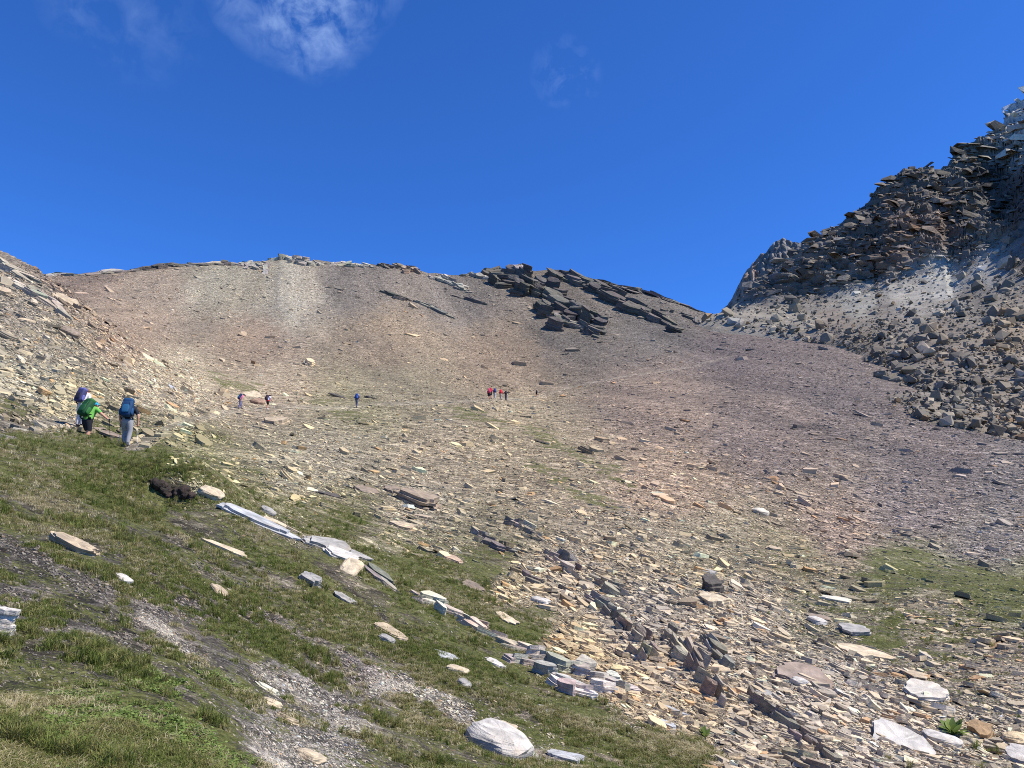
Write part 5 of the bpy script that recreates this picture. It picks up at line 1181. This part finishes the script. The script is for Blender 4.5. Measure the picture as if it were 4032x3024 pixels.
        V_, F_ = tube([(-w_ * .45, d_ * .3, -h_ * .44), (-w_ * .52, d_ * .9, -h_ * .46), (0, d_ * 1.75, -h_ * .47), (w_ * .52, d_ * .9, -h_ * .46), (w_ * .45, d_ * .3, -h_ * .44)], .025, 6); pt('hip_belt', V_, F_, tuple(np.array(c1) * .5))
        if detail:
            V_, F_ = tube([(-.05, d_ * .35, h_ * .52), (0, d_ * .42, h_ * .6), (.05, d_ * .35, h_ * .52)], .008, 5); pt('haul_loop', V_, F_, (40, 40, 42))
    for (s_, foot, plab) in poles:
        h = np.array(J['ha' + s_][0]); f_ = np.array(foot, float)
        R3 = Matrix.Rotation(yaw, 3, 'Z'); hw = np.array(R3 @ Vector(h)) + np.array(body.location); fw = np.array(R3 @ Vector(f_)) + np.array(body.location)
        fw[2] = ground_z(fw[0], fw[1]) - .02
        e = bpy.data.objects.new('trekking_pole', None); COL.objects.link(e); e.location = fw; e.matrix_world = Matrix.Translation(fw); e.empty_display_size = .1
        d_ = hw - fw; L_ = np.linalg.norm(d_); d_ /= L_
        thick = 1.0 if detail else 1.5
        V_, F_ = tube([(0, 0, 0), d_ * L_ * .5], .0065 * thick, 6); mesh_list('lower_shaft', V_, F_, cloth(pole_col[0] if isinstance(pole_col[0], tuple) else pole_col, .35, .5), True, e)
        V_, F_ = tube([d_ * L_ * .5, d_ * (L_ - .06)], .009 * thick, 6); mesh_list('upper_shaft', V_, F_, cloth(pole_col[1] if isinstance(pole_col[0], tuple) else pole_col, .35, .5), True, e)
        V_, F_ = tube([d_ * (L_ - .09), d_ * (L_ - .03), d_ * (L_ + .05)], [.014, .018, .02], 8); mesh_list('grip', V_, F_, cloth((30, 30, 32), .8), True, e)
        V_, F_ = tube([d_ * .055, d_ * .062], .028, 10); mesh_list('basket', V_, F_, cloth((30, 30, 32), .8), True, e)
        tag(e, plab, 'trekking pole', 'trekking poles')
    LAND.append((foot_uv[0], foot_uv[1] - 20, 'hiker'))
    return body
person('hiker with large blue backpack and grey trousers seen from behind', (492, 1757), 0.12, 0.28, 1.74, ((.12, .22, .12), (0, .02, -.1)), arms={'L': ((-.32, .06, 1.16), (-.30, .22, .95)), 'R': ((.32, .05, 1.16), (.31, .2, .93))},
       top=(30, 34, 46), sleeve=.8, bottom=(146, 144, 144), shoe=(180, 172, 160), hair=(120, 112, 104), hat=None, pack=(.40, .27, .68, (24, 56, 90), (28, 70, 108), (34, 84, 116)), pack_label='large blue backpack on the grey-trousered hiker',
       poles=(('L', (-.36, .35, 0), 'dark trekking pole in the left hand of the grey-trousered hiker'), ('R', (.36, .18, 0), 'white trekking pole in the right hand of the grey-trousered hiker')), pole_col=((226, 220, 214), (226, 220, 214)), head_tilt=.25)
person('hiker in lime green shirt and black shorts with blue cap', (340, 1672), -0.35, 0.42, 1.74, ((.1, .2, .1), (0, .03, -.1)), arms={'L': ((-.3, .1, 1.2), (-.25, .3, 1.02)), 'R': ((.42, .12, 1.26), (.66, .26, 1.12))},
       top=(108, 172, 78), sleeve=.8, bottom=(30, 30, 36), long_legs=False, shoe=(80, 72, 64), hat=(40, 150, 200), brim=1, pack=(.40, .27, .68, (28, 72, 42), (46, 100, 48), (30, 80, 46)), pack_label='bulky green backpack on the hiker in lime green',
       poles=(('R', (.72, .5, 0), 'thin dark pole held out by the hiker in lime green'),), head_tilt=.1, at=32.0)
person('hiker behind the green pack, in pale clothes, mostly hidden', (318, 1640), -0.2, 0.3, 1.72, top=(214, 208, 204), sleeve=.8, bottom=(196, 190, 184), shoe=(80, 72, 64), hat=(120, 92, 74), brim=1, pack=(.36, .25, .62, (56, 56, 92), (96, 96, 150), (36, 36, 52)), pack_label='lilac and black backpack above the green one', at=37.0, detail=0)
person('hiker in pink top and grey trousers walking right, head bowed', (944, 1611), -1.05, 0.42, 1.68, ((.06, .14, .16), (0, -.02, -.22)), arms={'L': ((-.2, .1, 1.14), (-.2, .16, .9)), 'R': ((.2, .05, 1.14), (.22, .1, .9))}, top=(226, 130, 152), sleeve=.7, bottom=(112, 108, 134), shoe=(86, 78, 76), hat=(60, 60, 84), brim=1, pack=(.33, .24, .58, (34, 46, 86), (44, 60, 100), (110, 196, 190)), pack_label='dark blue backpack with mint pocket on the hiker in pink', detail=0, head_tilt=.3)
person('hiker in black shorts with red waistband and dark pack', (1052, 1613), -0.7, 0.3, 1.68, ((.05, .12, .1), (0, .0, -.14)), arms={'L': ((-.28, .1, 1.2), (-.2, .34, 1.1)), 'R': ((.3, .12, 1.2), (.3, .36, 1.1))}, top=(206, 204, 222), sleeve=.7, bottom=(36, 32, 36), long_legs=False, shoe=(200, 190, 180), hat=(70, 52, 44), brim=1.8, band=(220, 70, 66), pack=(.34, .25, .56, (58, 42, 52), (70, 50, 58), (52, 38, 48)), pack_label='dark maroon backpack on the hiker with red waistband', poles=(('R', (.42, .7, 0), 'pale pole planted by the hiker with red waistband'),), pole_col=((224, 220, 214), (224, 220, 214)), detail=0)
person('hiker with blue pack and grey trousers alone on the mid path', (1404, 1606), -0.4, 0.35, 1.72, ((.05, .14, .14), (0, -.02, -.2)), top=(60, 66, 84), sleeve=.9, bottom=(104, 104, 112), shoe=(60, 56, 54), hat=(206, 204, 200), pack=(.36, .26, .62, (34, 62, 128), (50, 84, 156), (30, 54, 110)), pack_label='blue backpack on the lone mid-path hiker', poles=(('L', (-.34, -.25, 0), 'pale pole behind the lone mid-path hiker'),), pole_col=((214, 206, 196), (214, 206, 196)), detail=0)
person('leftmost hiker of the far group with pinkish-red pack', (1925, 1573), 0.0, 0.2, 1.72, top=(150, 40, 60), sleeve=.9, bottom=(44, 34, 40), long_legs=False, shoe=(80, 70, 66), hat=(150, 60, 70), pack=(.42, .28, .66, (186, 64, 92), (206, 96, 118), (170, 52, 80)), pack_label='pinkish-red pack at the left of the far group', detail=0)
person('second hiker from left of the far group with red pack', (1932, 1570), -0.5, 0.2, 1.78, top=(170, 36, 50), sleeve=.9, bottom=(46, 34, 40), long_legs=False, shoe=(80, 70, 66), hat=(150, 44, 60), pack=(.40, .27, .62, (184, 40, 60), (200, 52, 70), (166, 34, 52)), pack_label='crimson pack second from left in the far group', detail=0)
person('far group hiker in light trousers with navy pack', (1948, 1570), 0.0, 0.2, 1.72, ((.04, .12, .1), (0, 0, -.12)), top=(70, 76, 100), sleeve=.9, bottom=(190, 184, 178), shoe=(60, 56, 54), hat=(50, 60, 100), pack=(.36, .26, .62, (34, 48, 104), (44, 62, 126), (30, 42, 92)), pack_label='navy pack in the middle of the far group', detail=0)
person('far group hiker in bright red jacket with pale legs', (1972, 1574), -0.2, 0.2, 1.72, ((.04, .12, .1), (0, 0, -.12)), top=(206, 36, 50), sleeve=1.2, bottom=(196, 178, 160), shoe=(70, 62, 58), hat=(170, 40, 50), pack=(.36, .25, .58, (210, 44, 58), (220, 60, 72), (196, 40, 54)), pack_label='bright red pack on the red-jacketed hiker', detail=0)
person('far group hiker in dark clothes with arms spread on poles', (1992, 1576), -0.3, 0.3, 1.66, ((.04, .12, .1), (0, 0, -.12)), arms={'L': ((-.42, .05, 1.34), (-.62, .1, 1.18)), 'R': ((.44, .05, 1.4), (.68, .1, 1.44))}, top=(40, 38, 46), sleeve=1.2, bottom=(96, 92, 104), shoe=(50, 46, 46), hat=(70, 56, 50), pack=(.32, .24, .5, (52, 44, 48), (66, 54, 56), (46, 40, 44)), pack_label='small dark pack at the right of the far group', poles=(('L', (-.75, .2, 0), 'pole on the left of the arms-spread hiker'),), detail=0)
person('smallest distant hiker in dark shorts walking alone ahead', (2113, 1561), -0.3, 0.2, 1.66, ((.04, .12, .1), (0, 0, -.12)), top=(46, 46, 56), sleeve=.8, bottom=(40, 38, 44), long_legs=False, shoe=(90, 80, 74), hat=(60, 56, 60), pack=(.36, .26, .6, (34, 36, 48), (44, 46, 60), (30, 32, 42)), pack_label='dark pack on the smallest distant hiker', detail=0)

# ------------------------------------------------------------------ eroded soil under the turf edge, broad-leaved plants
for lab, pts in (('dark crumbling soil hollow under the turf lip, left one', [(596, 1900), (640, 1922), (668, 1950)]), ('dark crumbling soil hollow under the turf lip, right one', [(688, 1935), (725, 1950), (758, 1962)])):
    rib('eroded_soil', lab, 'soil', pts, 14, 0.7, 20, (56, 47, 40), 60 + len(lab) % 7 + int(pts[0][0]) % 5, 0.35, 10, part='clod', lumpy=True, wob=40, nl=2, lscale=2.0)
def broad_plant(label, uv, h, nleaf, seed):
    G, _ = hit([uv[0]], [uv[1]]); r_ = np.random.default_rng(seed)
    e = bpy.data.objects.new('leafy_plant', None); COL.objects.link(e); e.matrix_world = Matrix.Translation(G[0]); e.location = G[0]; e.empty_display_size = .1
    for i in range(nleaf):
        a = r_.uniform(0, 6.28); el = r_.uniform(0.35, 1.3); L = h * r_.uniform(0.7, 1.2); w = L * .16; d = np.array([math.cos(a) * math.cos(el), math.sin(a) * math.cos(el), math.sin(el)]); sd = np.array([-math.sin(a), math.cos(a), 0])
        V, F = [], []
        for j in range(6):
            t = j / 5; p = d * L * t - np.array([0, 0, .35 * L * t * t * math.cos(el)]); ww = w * math.sin(math.pi * min(t * .9 + .08, 1))
            V += [p - sd * ww, p + np.array([0, 0, -.15 * ww]), p + sd * ww]
        for j in range(5):
            q = 3 * j; F += [(q, q + 1, q + 4, q + 3), (q + 1, q + 2, q + 5, q + 4)]
        mesh_list('leaf', V, F, MATS['leaf fresh'], True, e)
    tag(e, label, 'plant')
broad_plant('dark green leafy plant beside the white fractured rock', (3752, 2895), .3, 26, 1)
broad_plant('small leafy plant in the rubble left of the long rib', (2775, 2905), .16, 16, 2)

# ------------------------------------------------------------------ one label for each loose stone and boulder
ORD = ['first', 'second', 'third', 'fourth', 'fifth', 'sixth', 'seventh', 'eighth', 'ninth', 'tenth', 'eleventh', 'twelfth', 'thirteenth', 'fourteenth', 'fifteenth', 'sixteenth', 'seventeenth', 'eighteenth']
fam = {}
for rec in MANY: fam.setdefault(rec[1], []).append(rec)
for base, lst in fam.items():
    lst.sort(key=lambda t: t[4])
    for i, (o, b_, cat, grp, _) in enumerate(lst):
        lab = base if len(lst) == 1 else (base + ', ' + ('leftmost such' if i == 0 else ('rightmost such' if i == len(lst) - 1 else f'{ORD[min(i, 17)]} from left')))
        tag(o, lab, cat, grp)
